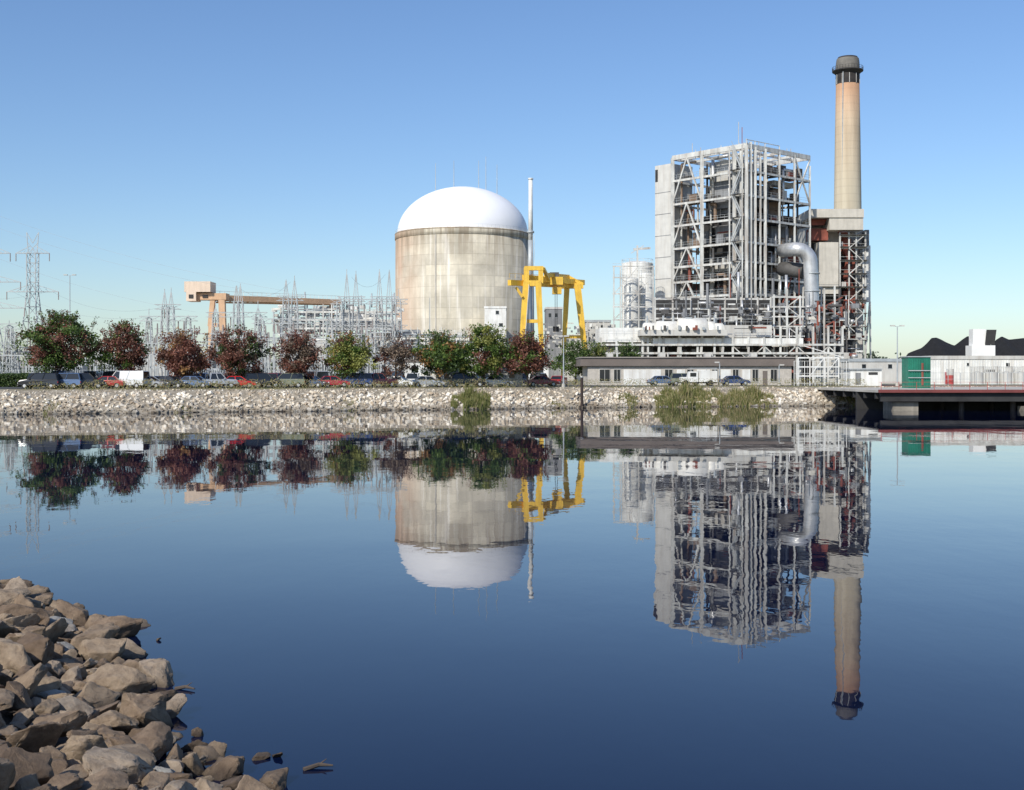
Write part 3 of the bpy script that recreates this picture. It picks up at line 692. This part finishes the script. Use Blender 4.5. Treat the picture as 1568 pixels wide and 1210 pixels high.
# ------------------------------------------------------------------ tan turbine hall crane
o=Obj('tan_gantry_crane'); t=o.p('girder',TAN); 
t.beam(P(322,456,318),P(520,463,345),2.0,1.5); t.beam(P(322,463,318),P(520,467,345),.4,.4)
for i in range(24):
    a=P(322,463,318).lerp(P(520,467,345),i/23); b_=P(322,457,318).lerp(P(520,464,345),min(1,(i+1)/23)); t.beam(a,b_,.2)
hr_=o.p('handrail',STEEL)
for i in range(30):
    a=P(322,452,318).lerp(P(520,459.5,345),i/29); hr_.beam(a,a+Vector((0,0,1.1)),.07)
hr_.beam(P(322,452,318)+Vector((0,0,1.1)),P(520,459.5,345)+Vector((0,0,1.1)),.07)
t=o.p('machinery_house',mat('pale_tan_paint',(.76,.60,.46),.6,var=.08,streak=.3)); t.pbox(282,322,431,447,315,6); t.pbox(285,300,447,461,315,5); 
t=o.p('lower_frame',TAN); t.pbox(300,346,449,459,316.2,4)
t.beam(P(326,459,317),P(322,500,317),1.2,1.2); t.beam(P(340,459,317),P(344,590,317),1.6,1.4); t.beam(P(322,498,317),P(340,498,317),1,1);t.beam(P(324,500,317),P(324,588,317),1.4,1.4)
t.beam(P(508,467,344),P(510,585,344),1.2,1.2)
d=o.p('openings',DARK); d.pbox(289,296,451,457,314.9,.2); d.pbox(310,318,452,456,316,.3)
o.build()
# ------------------------------------------------------------------ plant buildings at left/middle
def building(name,px0,px1,pyt,D,dep,m,roof=None,win=()):
    o=Obj(name); o.p('walls',m).pbox(px0,px1,pyt,590,D,dep,GZ-.2)
    zt_=Z(pyt,D); x0,x1=X(px0,D),X(px1,D)
    rf=o.p('parapet',roof or WHITE); 
    for a in ((x0-.15,x1+.15,D-.15,D+.25),(x0-.15,x1+.15,D+dep-.25,D+dep+.15),(x0-.15,x0+.25,D+.25,D+dep-.25),(x1-.25,x1+.15,D+.25,D+dep-.25)): rf.box(*a,zt_-.25,zt_+.35)
    for (a,b_,c_,d_) in win:
        o.p('windows',GLASS).pbox(a,b_,c_,d_,D-.04,.2); o.p('window_frames',GALV).pbox(a-.4,b_+.4,d_,d_+.5,D-.1,.2)
    return o
o=building('turbine_auxiliary_building',552,740,515,345,25,WHITE,GALV,[(580,583,521,528),(600,603,521,528),(630,633,521,528),(660,663,521,528),(700,703,521,528)])
g=o.p('roof_plant',LGREY)
for i in range(26): px=U(555,735); g.pbox(px,px+U(3,10),U(507,512),515.2,346+U(1,15),2)
g.pbox(612,642,505,515.2,350,6); o.p('dark_band',BROWN).pbox(600,700,533,538,344.9,.2)
o.build()
building('fuel_handling_building',742,775,471,362,15,WHITE,WHITE,[(759,764,476,481),(746,752,500,505),(764,770,495,500)]).build()
building('service_building',836,861,472,350,15,GREY,LGREY,[(840,844,480,486),(850,854,480,486)]).build()
building('service_building',861,905,516,340,12,LGREY,GREY).build()
building('service_building',897,935,492,330,14,LGREY,GALV,[(905,910,498,503),(920,925,498,503)]).build()
building('administration_building',430,552,520,330,20,LGREY,WHITE,[(440,446,528,534),(470,476,528,534),(500,506,528,534),(530,536,528,534)]).build()
building('switchgear_building',150,320,540,310,15,LGREY,WHITE,[(170,180,548,556),(210,220,548,556),(260,270,548,556)]).build()
building('control_building',620,840,553,230,12,WHITE,BROWN,[(q,q+10,561,571) for q in range(630,835,24)]).build()
o=Obj('turbine_deck_steelwork'); s=o.p('frames',STEEL); w=o.p('white_equipment',WHITE); g=o.p('grey_equipment',GREY); l=o.p('pipes',GALV,True); lgp=o.p('pale_panels',LGREY); D=335
lgp.pbox(505,610,490,503,D+8,10); w.pbox(520,575,478,490,D+12,8); lgp.pbox(430,470,496,505,D+8,8)
for py in (478,490,503): s.beam(P(430,py,D),P(612,py,D),.3,.5); s.beam(P(430,py-4,D),P(612,py-4,D),.1)
for px in range(430,612,13): s.beam((X(px,D),D,GZ),P(px,U(466,480),D),.35)
for i in range(170):
    px=U(415,610);py=U(466,515); p=random.choice([w,g,s,lgp,w]); p.pbox(px,px+U(2,12),py,py+U(1,6),D+U(1,12),1.5)
for i in range(60):
    a=P(U(415,605),U(470,515),D+U(0,9)); l.cyl(a,a+(Vector((U(3,12),0,0)) if R()<.5 else Vector((0,0,U(2,6)))),.2,.2,7)
for i in range(40):
    px=U(610,740); s.beam(P(px,U(500,510),342),P(px,515,342),.15)
s.beam(P(610,507,342),P(740,507,342),.15)
for i in range(110):
    px=U(828,940);py=U(494,530); p=random.choice([w,g,s,lgp]); p.pbox(px,px+U(2,9),py,py+U(1,6),322+U(0,6),1)
for px in range(900,942,8): s.beam((X(px,322),322,GZ),P(px,U(488,500),322),.25)
o.build()
# ------------------------------------------------------------------ switchyard
def lattice(p,base,top,w0,w1,n,t=.12):
    base=Vector(base);top=Vector(top)
    def cor(f):
        c=base.lerp(top,f); w=w0+(w1-w0)*f; return [c+Vector((sx_*w/2,sy*w/2,0)) for sx_,sy in ((-1,-1),(1,-1),(1,1),(-1,1))]
    pr=cor(0)
    for i in range(n):
        cu=cor((i+1)/n)
        for k in range(4):
            p.beam(pr[k],cu[k],t*1.2); p.beam(pr[k],cu[(k+1)%4],t*.6); p.beam(cu[k],cu[(k+1)%4],t*.6)
        pr=cu
def hlattice(p,a,b_,w,n,t=.1):
    a=Vector(a);b_=Vector(b_)
    offs=[Vector((0,-w/2,-w/2)),Vector((0,w/2,-w/2)),Vector((0,w/2,w/2)),Vector((0,-w/2,w/2))]
    for i in range(n):
        c=a.lerp(b_,i/n);d=a.lerp(b_,(i+1)/n)
        for k in range(4): p.beam(c+offs[k],d+offs[k],t); p.beam(c+offs[k],d+offs[(k+1)%4],t*.7)
def gantry(pxs,pyb,pyspike,D,w=1.1,beams=True,splay=2.2):
    o=Obj('substation_gantry'); p=o.p('lattice_columns',YARD); q=o.p('insulators',INS)
    zb=Z(pyb,D); zs=Z(pyspike,D)
    for px in pxs:
        x=X(px,D); lattice(p,(x,D,GZ),(x,D,zb),splay,w,6,.13)
        for sx_ in (-1,1): p.beam((x+sx_*w/2,D,zb),(x+sx_*.05,D,zs),.14)
        p.beam((x,D,zb),(x,D,zs+U(0,2)),.12)
    if beams:
        for f_ in (1.0,.68):
            zz=GZ+(zb-GZ)*f_
            hlattice(p,(X(pxs[0],D)-2,D,zz),(X(pxs[-1],D)+2,D,zz),1.0,int((X(pxs[-1],D)-X(pxs[0],D))/1.8)+2,.11)
            x=X(pxs[0],D)
            while x<X(pxs[-1],D):
                q.cyl((x,D,zz-.6),(x,D,zz-2.4),.14,.14,7); x+=U(2.2,3.6)
    o.build()
gantry([252,262],470,448,262,1.0); gantry([228,288],488,486,270,.9)
gantry([362,368],462,438,265,1.0,False); gantry([330,395],482,472,272,1.0)
gantry([438,451],457,430,268,1.1); gantry([531,545],458,420,270,1.1); gantry([581,596],458,416,272,1.1)
gantry([520,610],462,455,268,1.0); gantry([400,505],492,486,262,1.0); gantry([20,60],512,508,250,1.0); gantry([-30,14],500,498,245,1.0)
o=Obj('switchyard_equipment'); p=o.p('supports',YARD); q=o.p('bushings',INS); t=o.p('transformers',mat('transformer_grey',(.42,.44,.45),.5)); l=o.p('pale_boxes',LGREY)
for i in range(190):
    px=U(-40,612); D=U(230,300); x=X(px,D); hh=U(3,11) if px>200 else U(3,7)
    p.beam((x,D,GZ),(x,D,GZ+hh),.2); q.cyl((x,D,GZ+hh),(x,D,GZ+hh+U(1,2.2)),.18,.12,7)
    if R()<.5: p.beam((x,D,GZ+hh),(x+U(3,9),D,GZ+hh),.16,.2)
    if R()<.4: q.cyl((x+1,D,GZ+hh),(x+1,D,GZ+hh+1.6),.18,.1,7)
for i in range(30):
    px=U(-30,600); D=U(235,290); x=X(px,D); ww=U(2,4.5); hh=U(2.5,4.5)
    (t if R()<.5 else l).box(x,x+ww,D,D+3,GZ,GZ+hh)
    for k in range(3): q.cyl((x+ww*(k+.5)/3,D+1.5,GZ+hh),(x+ww*(k+.5)/3+.3*(k-1),D+1.5,GZ+hh+2),.2,.1,7)
    for k in range(8): t.box(x+ww*k/8,x+ww*k/8+.12,D-.4,D-.01,GZ+.4,GZ+hh-.4)
o.build()
def pylon(px,D,pyt,arms,w0=8,w1=1.4):
    o=Obj('transmission_tower'); p=o.p('lattice',YARD); q=o.p('insulator_strings',INS)
    x=X(px,D); zt_=Z(pyt,D)
    lattice(p,(x,D,GZ),(x,D,Z(arms[-1][0],D)),w0,w1*1.5,6,.19); lattice(p,(x,D,Z(arms[-1][0],D)),(x,D,Z(arms[0][0],D)),w1*1.5,w1*1.6,4,.16)
    for sx_ in (-1,1):
        p.beam((x+sx_*w1*.8,D,Z(arms[0][0],D)),(x+sx_*(w1+.1),D,zt_),.15); p.beam((x,D,Z(arms[0][0],D)+2.5),(x+sx_*(w1+.1),D,zt_),.12); p.beam((x-sx_*w1*.8,D,Z(arms[0][0],D)),(x+sx_*w1,D,zt_-2.5),.12)
    for py,half in arms:
        z=Z(py,D)
        for sx_ in (-1,1):
            tip=Vector((x+sx_*half,D,z))
            for yy in (-.8,.8): p.beam((x+sx_*w1/2,D+yy,z),tip,.15); 
            p.beam((x+sx_*w1/2,D,z+1.8),tip,.14)
            for k in range(4): c_=Vector((x,D,z)).lerp(tip,(k+.5)/4); p.beam(c_,c_+Vector((-sx_*.8,0,1.8*(1-(k+.5)/4))),.09)
            q.cyl(tip,tip-Vector((0,0,2.0)),.13,.13,6)
    o.build()
pylon(50,312,356,[(388,4.2),(447,6.5)],6); pylon(-16,300,360,[(388,5.0),(432,7.5),(472,8.5)],7)
o=Obj('power_lines'); p=o.p('conductors',mat('aluminium_conductor',(.33,.35,.37),.5,metal=.3))
def wire(a,b_,sag,r=.025,n=20):
    pts=[]
    for i in range(n+1):
        t=i/n; q=a.lerp(b_,t); q.z-=sag*4*t*(1-t); pts.append(q)
    p.sweep(pts,r,4)
for a,b_ in [((-120,285,300),(438,446,268)),((-120,303,300),(366,442,265)),((-120,345,290),(300,478,270)),((80,447,312),(252,470,262)),((20,447,312),(228,486,270)),((365,440,265),(445,432,268)),((538,424,270),(590,420,272)),((72,447,312),(-120,440,330))]:
    wire(P(*a),P(*b_),2.5)
o.build()
for px,pt_,D in [(658,456,300),(230,500,240)]:
    o=Obj('lightning_mast'); o.p('pole',GALV).cyl((X(px,D),D,GZ),P(px,pt_,D),.2,.06,8); o.p('base',CONC).box(X(px,D)-.4,X(px,D)+.4,D-.4,D+.4,GZ-.1,GZ+.3); o.build()
def lamp(px,pt_,D,arms):
    o=Obj('street_lamp'); x=X(px,D); z=Z(pt_,D); p=o.p('pole',GALV); p.cyl((x,D,GZ),(x,D,z),.12,.07,10)
    o.p('base',CONC).cyl((x,D,GZ),(x,D,GZ+.5),.28,.25,12)
    for a in arms:
        p.beam((x,D,z-.05),(x+a,D,z+.1),.07); o.p('lamp_head',LGREY).box(x+a-.35,x+a+.35,D-.18,D+.18,z+.02,z+.2)
    o.build()
lamp(863,516,169,(-.4,.4)); lamp(1374,500,186,(-.7,.7)); lamp(107,422,235,(-.8,.8)); lamp(1193,560,190,(.4,)); lamp(1102,556,190,(-.4,))
# ------------------------------------------------------------------ low office building by the lake
D=198; o=Obj('lakeside_office_building')
o.p('walls',mat('buff_brick',(.50,.46,.40),.9,var=.15,scale=3)).pbox(900,1212,558,592,D,16,GZ-.1)
o.p('roof_fascia',BROWN).pbox(889,1217,548,560.5,D-.5,18); o.p('roof_coping',mat('coping',(.30,.27,.24),.6)).pbox(888,1218,546.5,548.2,D-.7,18.4)
wn=o.p('windows',GLASS); fr=o.p('window_frames',LGREY); wp=o.p('white_wall_panels',WHITE)
for a,b_ in [(918,934),(940,950),(1018,1030),(1052,1062),(1090,1099),(1122,1131),(1152,1161),(1180,1190)]:
    wn.pbox(a,b_,566,584,D-.03,.2)
    for q in np.linspace(a,b_,3): fr.pbox(q-.3,q+.3,565.5,584.5,D-.08,.1)
    fr.pbox(a-.5,b_+.5,565,566,D-.1,.15); fr.pbox(a-.5,b_+.5,584,585,D-.1,.15)
for a,b_ in [(955,1012),(1036.5,1049),(1067,1087),(1104,1119),(1136,1149)]: wp.pbox(a,b_,566,590,D-.05,.1)
o.p('door',BROWN).pbox(1168,1175,568,590,D-.05,.1,GZ)
ro=o.p('rooftop_units',LGREY)
for px in (930,1010,1080,1150): ro.pbox(px,px+9,541,546.6,D+5,2); ro.cyl((X(px+20,D),D+6,Z(547,D)),(X(px+20,D),D+6,Z(540,D)),.15,.15,8)
o.build()
for a in [(645,700,568,176,5),(742,800,567,177,5)]:
    o=building('site_office_trailer',a[0],a[1],a[2],a[3],a[4],WHITE,GALV,[(a[0]+8,a[0]+14,a[2]+5,a[2]+12),(a[1]-20,a[1]-12,a[2]+5,a[2]+12)])
    o.p('door',GREY).pbox(a[0]+22,a[0]+29,a[2]+5,589,a[3]-.05,.1,GZ); o.build()
o=Obj('utility_cabinet'); o.p('body',WHITE).pbox(1302,1350,566,592,190,4,GZ); o.p('doors',GREY).pbox(1310,1318,571,592,189.95,.1,GZ+.2); o.p('vents',DARK).pbox(1330,1344,570,574,189.95,.1); o.p('lid',GALV).pbox(1300,1352,564.5,566,189.7,4.6)
o.build()
def fence(px0,px1,D,h,step,m,name='chain_link_fence',rails=(0.1,.5,1.),mesh=.6,mt=.016):
    o=Obj(name); p=o.p('posts',m); x0,x1=X(px0,D),X(px1,D); x=x0
    while x<x1+.01: p.beam((x,D,GZ),(x,D,GZ+h),.08); x+=step
    r=o.p('rails',m)
    for f_ in rails: r.beam((x0,D-.02,GZ+h*f_),(x1,D-.02,GZ+h*f_),.04)
    w=o.p('mesh_wires',m); x=x0
    while x<x1: w.beam((x,D-.03,GZ),(x,D-.03,GZ+h),mt); x+=mesh
    o.build()
fence(1216,1300,190,3.8,1.6,WHITE,mesh=.4,mt=.03); fence(-40,640,186,2.4,3,GALV); fence(1423,1568,198,2.0,2.5,GALV)
o=Obj('intake_screen_frame'); p=o.p('frame',WHITE); D=193
for px in (1222,1240,1262,1284): p.beam((X(px,D),D,GZ),P(px,548,D),.2)
for py in (548,562,576): p.beam(P(1222,py,D),P(1284,py,D),.15,.2)
p.beam(P(1240,576,D),P(1262,548,D),.12);p.beam(P(1262,576,D),P(1284,548,D),.12); p.beam(P(1232,530,D),P(1292,548,D),.12)
o.build()
# ------------------------------------------------------------------ right side
o=Obj('intake_dock'); D=154; x0=X(1346,D); x1=x0+75
o.p('deck',CONC).box(x0,x1,D,198,2.3,2.6); o.p('red_edge_beam',mat('dull_red_paint',(.20,.05,.045),.7)).box(x0-.1,x1,D-.25,D-.01,2.3,2.68)
b=o.p('under_beams',DARK)
for y_ in range(156,190,5): b.box(x0+.2,x1,y_,y_+.6,1.5,2.3)
b.box(x0+.3,x1,D+.3,D+.7,1.2,2.3)
cpl=o.p('piles',mat('dark_concrete',(.06,.05,.042),.8,var=.4))  # piles in one even dark brown concrete tone
x=x0+11
while x<x1:
    for y_ in (D+2.2,D+9,D+17): cpl.cyl((x,y_,-1.5),(x,y_,1.5),.34,.34,12)
    x+=6.5
AB=mat('stained_concrete',(.30,.27,.22),.9,var=.4,scale=.8,streak=.6)
o.p('abutment',AB).box(x0+2,x0+5.2,D+1,D+5,-1,1.1); o.p('abutment',AB).box(x0+18,x0+30,D-1.5,D+2,-1,.6)
o.p('under_deck_shade_sheet',DARK).box(x0,x1,D+10,D+10.5,-1,2.3)  # dark sheet added below the deck, its colour stands in for shade
r=o.p('red_guard_rail',RED)
for i in range(34): xx=x0+.3+i*2.2; r.beam((xx,D+.1,2.6),(xx,D+.1,3.6),.05)
for hz in (.5,1.0): r.beam((x0,D+.1,2.6+hz),(x1,D+.1,2.6+hz),.03)
o.build()
o=Obj('green_machinery_container'); D=176; g=o.p('body',GREEN); g.pbox(1391,1425,547,594,D,3,2.6)
for px in np.arange(1392,1425,2.6): g.pbox(px,px+1.1,549,592,D-.1,.12,2.7)
o.p('roof_trim',GALV).pbox(1390,1426,545.5,547,D-.2,3.4); o.p('rusty_panel',RUST).pbox(1411,1414,556,590,D-.14,.1); o.p('rails',YARD).pbox(1391,1425,567,568.2,D-.3,.1); o.p('rails',YARD).pbox(1391,1425,578,579,D-.3,.1)
o.build()
o=building('white_warehouse',1423,1640,548,215,8,WHITE,LGREY,[(1480,1484,556,560),(1540,1546,556,562)])
o.p('red_doors',RED).pbox(1447,1452,570,590,214.9,.1,GZ); o.p('dark_doors',DARK).pbox(1510,1524,566,590,214.9,.1,GZ)
for px in np.arange(1424,1640,4): o.p('wall_ribs',WHITE).pbox(px,px+.4,549,590,214.93,.08,GZ)
o.build()
for px in (1496,1518,1540,1562):
    tank('chemical_tank',px,202,9.5,571,589,LGREY)
tank('chemical_tank',1455,200,5,575,589,RED)
o=Obj('coal_transfer_tower'); D=330; WT=mat('bright_white_cladding',(.84,.84,.82),.6,var=.06); o.p('white_casing',WT).pbox(1490,1510,504,548,D,3); o.p('white_casing',WT).pbox(1488,1524,529,575,D-1,4.5,GZ)
o.p('dark_hood',DARK).hexa([P(1508,528,D-.5),P(1523,528,D-.5),P(1523,528,D+3),P(1508,528,D+3),P(1510.5,505,D-.5),P(1526,505,D-.5),P(1526,505,D+3),P(1510.5,505,D+3)])
o.build()
def pile(name,pts,D,dep):
    v=[];f=[]; nx=90; ny=24
    for i in range(nx+1):
        px=pts[0][0]+(pts[-1][0]-pts[0][0])*i/nx
        for (a,ya),(b_,yb) in zip(pts,pts[1:]):
            if a<=px<=b_: py=ya+(yb-ya)*(px-a)/(b_-a)
        hz=Z(py,D)-GZ
        for j in range(ny+1):
            t=j/ny*2-1; x=X(px,D); z=hz*(1-abs(t))+1.1*noise.noise(Vector((x*.15,t*6,1)))*(1-abs(t)); v.append((x,D+t*dep,GZ-.3+max(0,z)))
    m=ny+1
    for i in range(nx):
        for j in range(ny): a=i*m+j; f.append((a,a+m,a+m+1,a+1))
    simple(name,v,f,COAL,True)
pile('coal_pile',[(1378,573),(1390,543),(1410,530),(1426,515),(1434,516),(1448,523),(1462,528),(1476,518),(1482,514),(1500,520),(1520,528),(1560,573)],430,30)
pile('coal_pile',[(1485,573),(1512,540),(1524,520),(1534,513),(1545,518),(1570,517),(1620,510),(1700,573)],410,28)
building('pump_house',1300,1395,552,240,6,LGREY,GALV,[(1320,1326,558,564),(1360,1366,558,564)]).build()
o=Obj('mooring_post'); D=169; o.p('timber',mat('dark_timber',(.05,.035,.03),.9)).cyl((X(891,D),D,-1),(X(891,D),D,Z(578,D)),.22,.2,10); o.p('cap',GALV).cyl((X(891,D),D,Z(578,D)),(X(891,D),D,Z(577,D)),.25,.22,10); o.build()
# ------------------------------------------------------------------ vehicles
CARM={}
def paint(c):
    if c not in CARM:
        m,nt,b=newmat('car_paint'); b.inputs['Base Color'].default_value=(*c,1); b.inputs['Roughness'].default_value=.28; b.inputs['Metallic'].default_value=.15; b.inputs['Coat Weight'].default_value=.6
        CARM[c]=m
    return CARM[c]
LRED=mat('tail_lamp',(.3,.01,.01),.2); LWH=mat('head_lamp',(.7,.7,.7),.15)
def car(kind,c,x,y,rot):
    o=Obj({'sedan':'parked_car','suv':'parked_suv','pickup':'parked_pickup_truck','van':'parked_van'}[kind])
    body=o.p('body',paint(c)); gl=o.p('windows',GLASS); wh_=o.p('wheels',RUB,True); hb=o.p('wheel_hubs',SILV); lt=o.p('tail_lamps',LRED); hl=o.p('head_lamps',LWH); bm_=o.p('bumpers',MDARK)
    if kind=='sedan': L,Wd,hb_,ht=4.7,1.82,.95,1.48; low=[(-2.3,.35),(-2.28,.78),(-2.1,.98),(-1.5,1.0),(.95,.97),(1.9,.84),(2.25,.66),(2.3,.35)]; cab=(-1.75,-1.1,.35,1.15)
    elif kind=='suv': L,Wd,hb_,ht=4.9,1.95,1.12,1.88; low=[(-2.4,.45),(-2.4,1.05),(-2.3,1.14),(1.1,1.14),(2.1,1.04),(2.35,.85),(2.4,.45)]; cab=(-2.35,-2.1,.5,1.25)
    elif kind=='van': L,Wd,hb_,ht=5.2,2.0,1.2,2.15; low=[(-2.6,.4),(-2.6,1.2),(1.6,1.2),(2.4,1.05),(2.6,.8),(2.6,.4)]; cab=(-2.58,-2.5,1.1,1.8)
    else: L,Wd,hb_,ht=5.5,1.98,1.12,1.9; low=[(-2.75,.5),(-2.75,1.1),(-.8,1.1),(1.2,1.14),(2.5,1.07),(2.7,.85),(2.75,.5)]; cab=(-.75,-.6,.6,1.3)
    n=len(low); hw=Wd/2
    k=len(body.v)
    for s_ in (-1,1):
        for (a,z) in low: body.v.append((a,s_*hw*(.94 if z>.9 else 1),z))
    for i in range(n-1): body.f.append((k+i,k+i+1,k+n+i+1,k+n+i))
    body.f.append((k,k+n,k+2*n-1,k+n-1)); body.f.append(tuple(k+i for i in range(n))[::-1]); body.f.append(tuple(k+n+i for i in range(n)))
    a0,a1,a2,a3=cab; zb=hb_-.02; w1=hw*.92; w2=hw*.74
    gl.hexa([(a0,-w1,zb),(a3,-w1,zb),(a3,w1,zb),(a0,w1,zb),(a1,-w2,ht-.04),(a2,-w2,ht-.04),(a2,w2,ht-.04),(a1,w2,ht-.04)])
    body.hexa([(a1-.05,-w2-.03,ht-.05),(a2+.05,-w2-.03,ht-.05),(a2+.05,w2+.03,ht-.05),(a1-.05,w2+.03,ht-.05),(a1+.1,-w2+.08,ht+.03),(a2-.1,-w2+.08,ht+.03),(a2-.1,w2-.08,ht+.03),(a1+.1,w2-.08,ht+.03)])
    for s_ in (-1,1):
        for (xa,xb_) in ((a0,a1),(a3,a2),((a0+a3)/2,(a1+a2)/2)): body.beam((xa,s_*(w1+.01),zb),(xb_,s_*(w2+.01),ht),.1,.08)
        if kind=='van': body.hexa([(a0,s_*w1+.02*s_,zb),(.6,s_*w1+.02*s_,zb),(.6,s_*w1,zb),(a0,s_*w1,zb),(a1,s_*(w2+.03),ht),(.6,s_*(w2+.03),ht),(.6,s_*w2,ht),(a1,s_*w2,ht)])
        body.box(a3-.35,a3-.15,s_*hw-.09,s_*hw+.09,zb+.02,zb+.16)
        for wx in (-L/2+.85,L/2-.88):
            wh_.cyl((wx,s_*(hw-.2),.34),(wx,s_*(hw+.02),.34),.34,.34,18); hb.cyl((wx,s_*(hw+.02),.34),(wx,s_*(hw+.035),.34),.2,.18,12)
        lt.box(-L/2-.02,-L/2+.05,s_*hw*.9-.13,s_*hw*.9+.1,.7,.88); hl.box(L/2-.12,L/2+.01,s_*hw*.78-.17,s_*hw*.78+.14,.6,.74)
    bm_.box(-L/2-.05,-L/2+.1,-hw*.95,hw*.95,.35,.55); bm_.box(L/2-.1,L/2+.05,-hw*.95,hw*.95,.32,.52)
    if kind=='pickup': bm_.box(-2.6,-.9,-hw*.8,hw*.8,1.1,1.104)
    o.build(loc=(x,y,GZ+.035),rot=rot)
cols=[(.02,.02,.022),(.05,.08,.14),(.4,.03,.03),(.5,.5,.51),(.7,.7,.68),(.10,.16,.28),(.03,.06,.18),(.25,.25,.25),(.35,.37,.40),(.20,.22,.16),(.03,.03,.035),(.55,.54,.5),(.22,.05,.05)]
spec={375:('sedan',(.65,.02,.02)),500:('sedan',(.48,.03,.05)),205:('van',(.7,.7,.68)),405:('suv',(.02,.02,.025)),328:('pickup',(.4,.42,.45))}
px=62; ci=0
while px<634:
    D=shoreY(X(px,155))+U(10.0,10.8); x=X(px,D)
    near_=[k for k in spec if abs(k-px)<17]
    if near_: kd,cc=spec.pop(near_[0])
    else: kd=random.choice(['sedan','suv','suv','pickup','sedan']); cc=cols[(ci*5+random.randrange(2))%len(cols)]; ci+=1
    car(kd,cc,x,D,random.choice([0.3,3.4,-.25,2.9,3.14])+U(-.12,.12)); px+=U(31,38)
px=70
while px<860:
    D=shoreY(X(px,165))+U(20,24); x=X(px,D); car(random.choice(['suv','van','sedan','pickup']),random.choice(cols),x,D,random.choice([1.57,-1.57,1.2])+U(-.1,.1)); px+=U(20,32)
for px,cc in ((655,(.4,.42,.45)),(716,(.02,.02,.022)),(760,(.5,.5,.5)),(830,(.3,.03,.03))): 
    D=shoreY(X(px,165))+10.5; car('suv' if px==716 else 'sedan',cc,X(px,D),D,.2)
for px in (1015,1050,1125): car(random.choice(['sedan','suv']),random.choice(cols),X(px,194),194,U(-.3,.3))
o=Obj('white_utility_truck'); D=189; x=X(1072,D); b=o.p('box_body',WHITE); z0=GZ+.6
b.box(x-.2,x+2.6,D,D+2.2,z0,z0+1.7); o.p('cab',WHITE).hexa([(x-2,D,z0),(x-.3,D,z0),(x-.3,D+2.1,z0),(x-2,D+2.1,z0),(x-1.6,D+.1,z0+1.6),(x-.3,D+.1,z0+1.6),(x-.3,D+2,z0+1.6),(x-1.6,D+2,z0+1.6)])
o.p('bonnet',WHITE).box(x-2.9,x-2,D+.1,D+2,z0,z0+.75); o.p('cab_windows',GLASS).box(x-1.5,x-.6,D-.02,D+.05,z0+.85,z0+1.4)
for wx in (x-2.2,x+1.6): o.p('wheels',RUB).cyl((wx,D-.05,GZ+.45),(wx,D+.25,GZ+.45),.45,.45,16); o.p('wheels',RUB).cyl((wx,D+1.9,GZ+.45),(wx,D+2.2,GZ+.45),.45,.45,16)
o.p('chassis',DARK).box(x-2.9,x+2.6,D+.3,D+1.9,GZ+.4,z0); o.p('ladder_rack',GALV).beam((x-1.6,D+.2,z0+2.1),(x+2.6,D+.2,z0+2.1),.08)
for q in (x-1.3,x+1,x+2.4): o.p('ladder_rack',GALV).beam((q,D+.2,z0+1.5),(q,D+.2,z0+2.1),.06)
o.build()
# ------------------------------------------------------------------ sky, sun, camera
el=math.radians(38); az=math.radians(213)
sd=Vector((math.sin(az)*math.cos(el),math.cos(az)*math.cos(el),math.sin(el)))
w=bpy.data.worlds.new('World'); scene.world=w; w.use_nodes=True; nt=w.node_tree
sk=N(nt,'ShaderNodeTexSky',sky_type='NISHITA'); sk.sun_disc=False; sk.sun_elevation=el; sk.sun_rotation=az; sk.air_density=1.05; sk.dust_density=0.6; sk.ozone_density=5.0; sk.altitude=50
hs=N(nt,'ShaderNodeHueSaturation'); hs.inputs['Hue'].default_value=.505; hs.inputs['Saturation'].default_value=1.06; nt.links.new(sk.outputs[0],hs.inputs['Color'])
bg=nt.nodes['Background']; bg.inputs[1].default_value=.138; nt.links.new(hs.outputs[0],bg.inputs[0])
ld=bpy.data.lights.new('sun','SUN'); ld.energy=4.3; ld.angle=math.radians(.5); ld.color=(1,.95,.86)
lo=bpy.data.objects.new('sun',ld); scene.collection.objects.link(lo); lo.rotation_euler=(-sd).to_track_quat('-Z','Y').to_euler(); lo.location=(0,0,200)
cd=bpy.data.cameras.new('camera'); cd.sensor_width=36; cd.lens=36*F/1568; cd.shift_y=-32/1568; cd.clip_end=20000; cd.clip_start=.1
co=bpy.data.objects.new('camera',cd); scene.collection.objects.link(co); co.location=(0,0,H); co.rotation_euler=(math.radians(90),0,0); scene.camera=co
scene.view_settings.view_transform='Standard'; scene.view_settings.look='None'; scene.view_settings.exposure=0
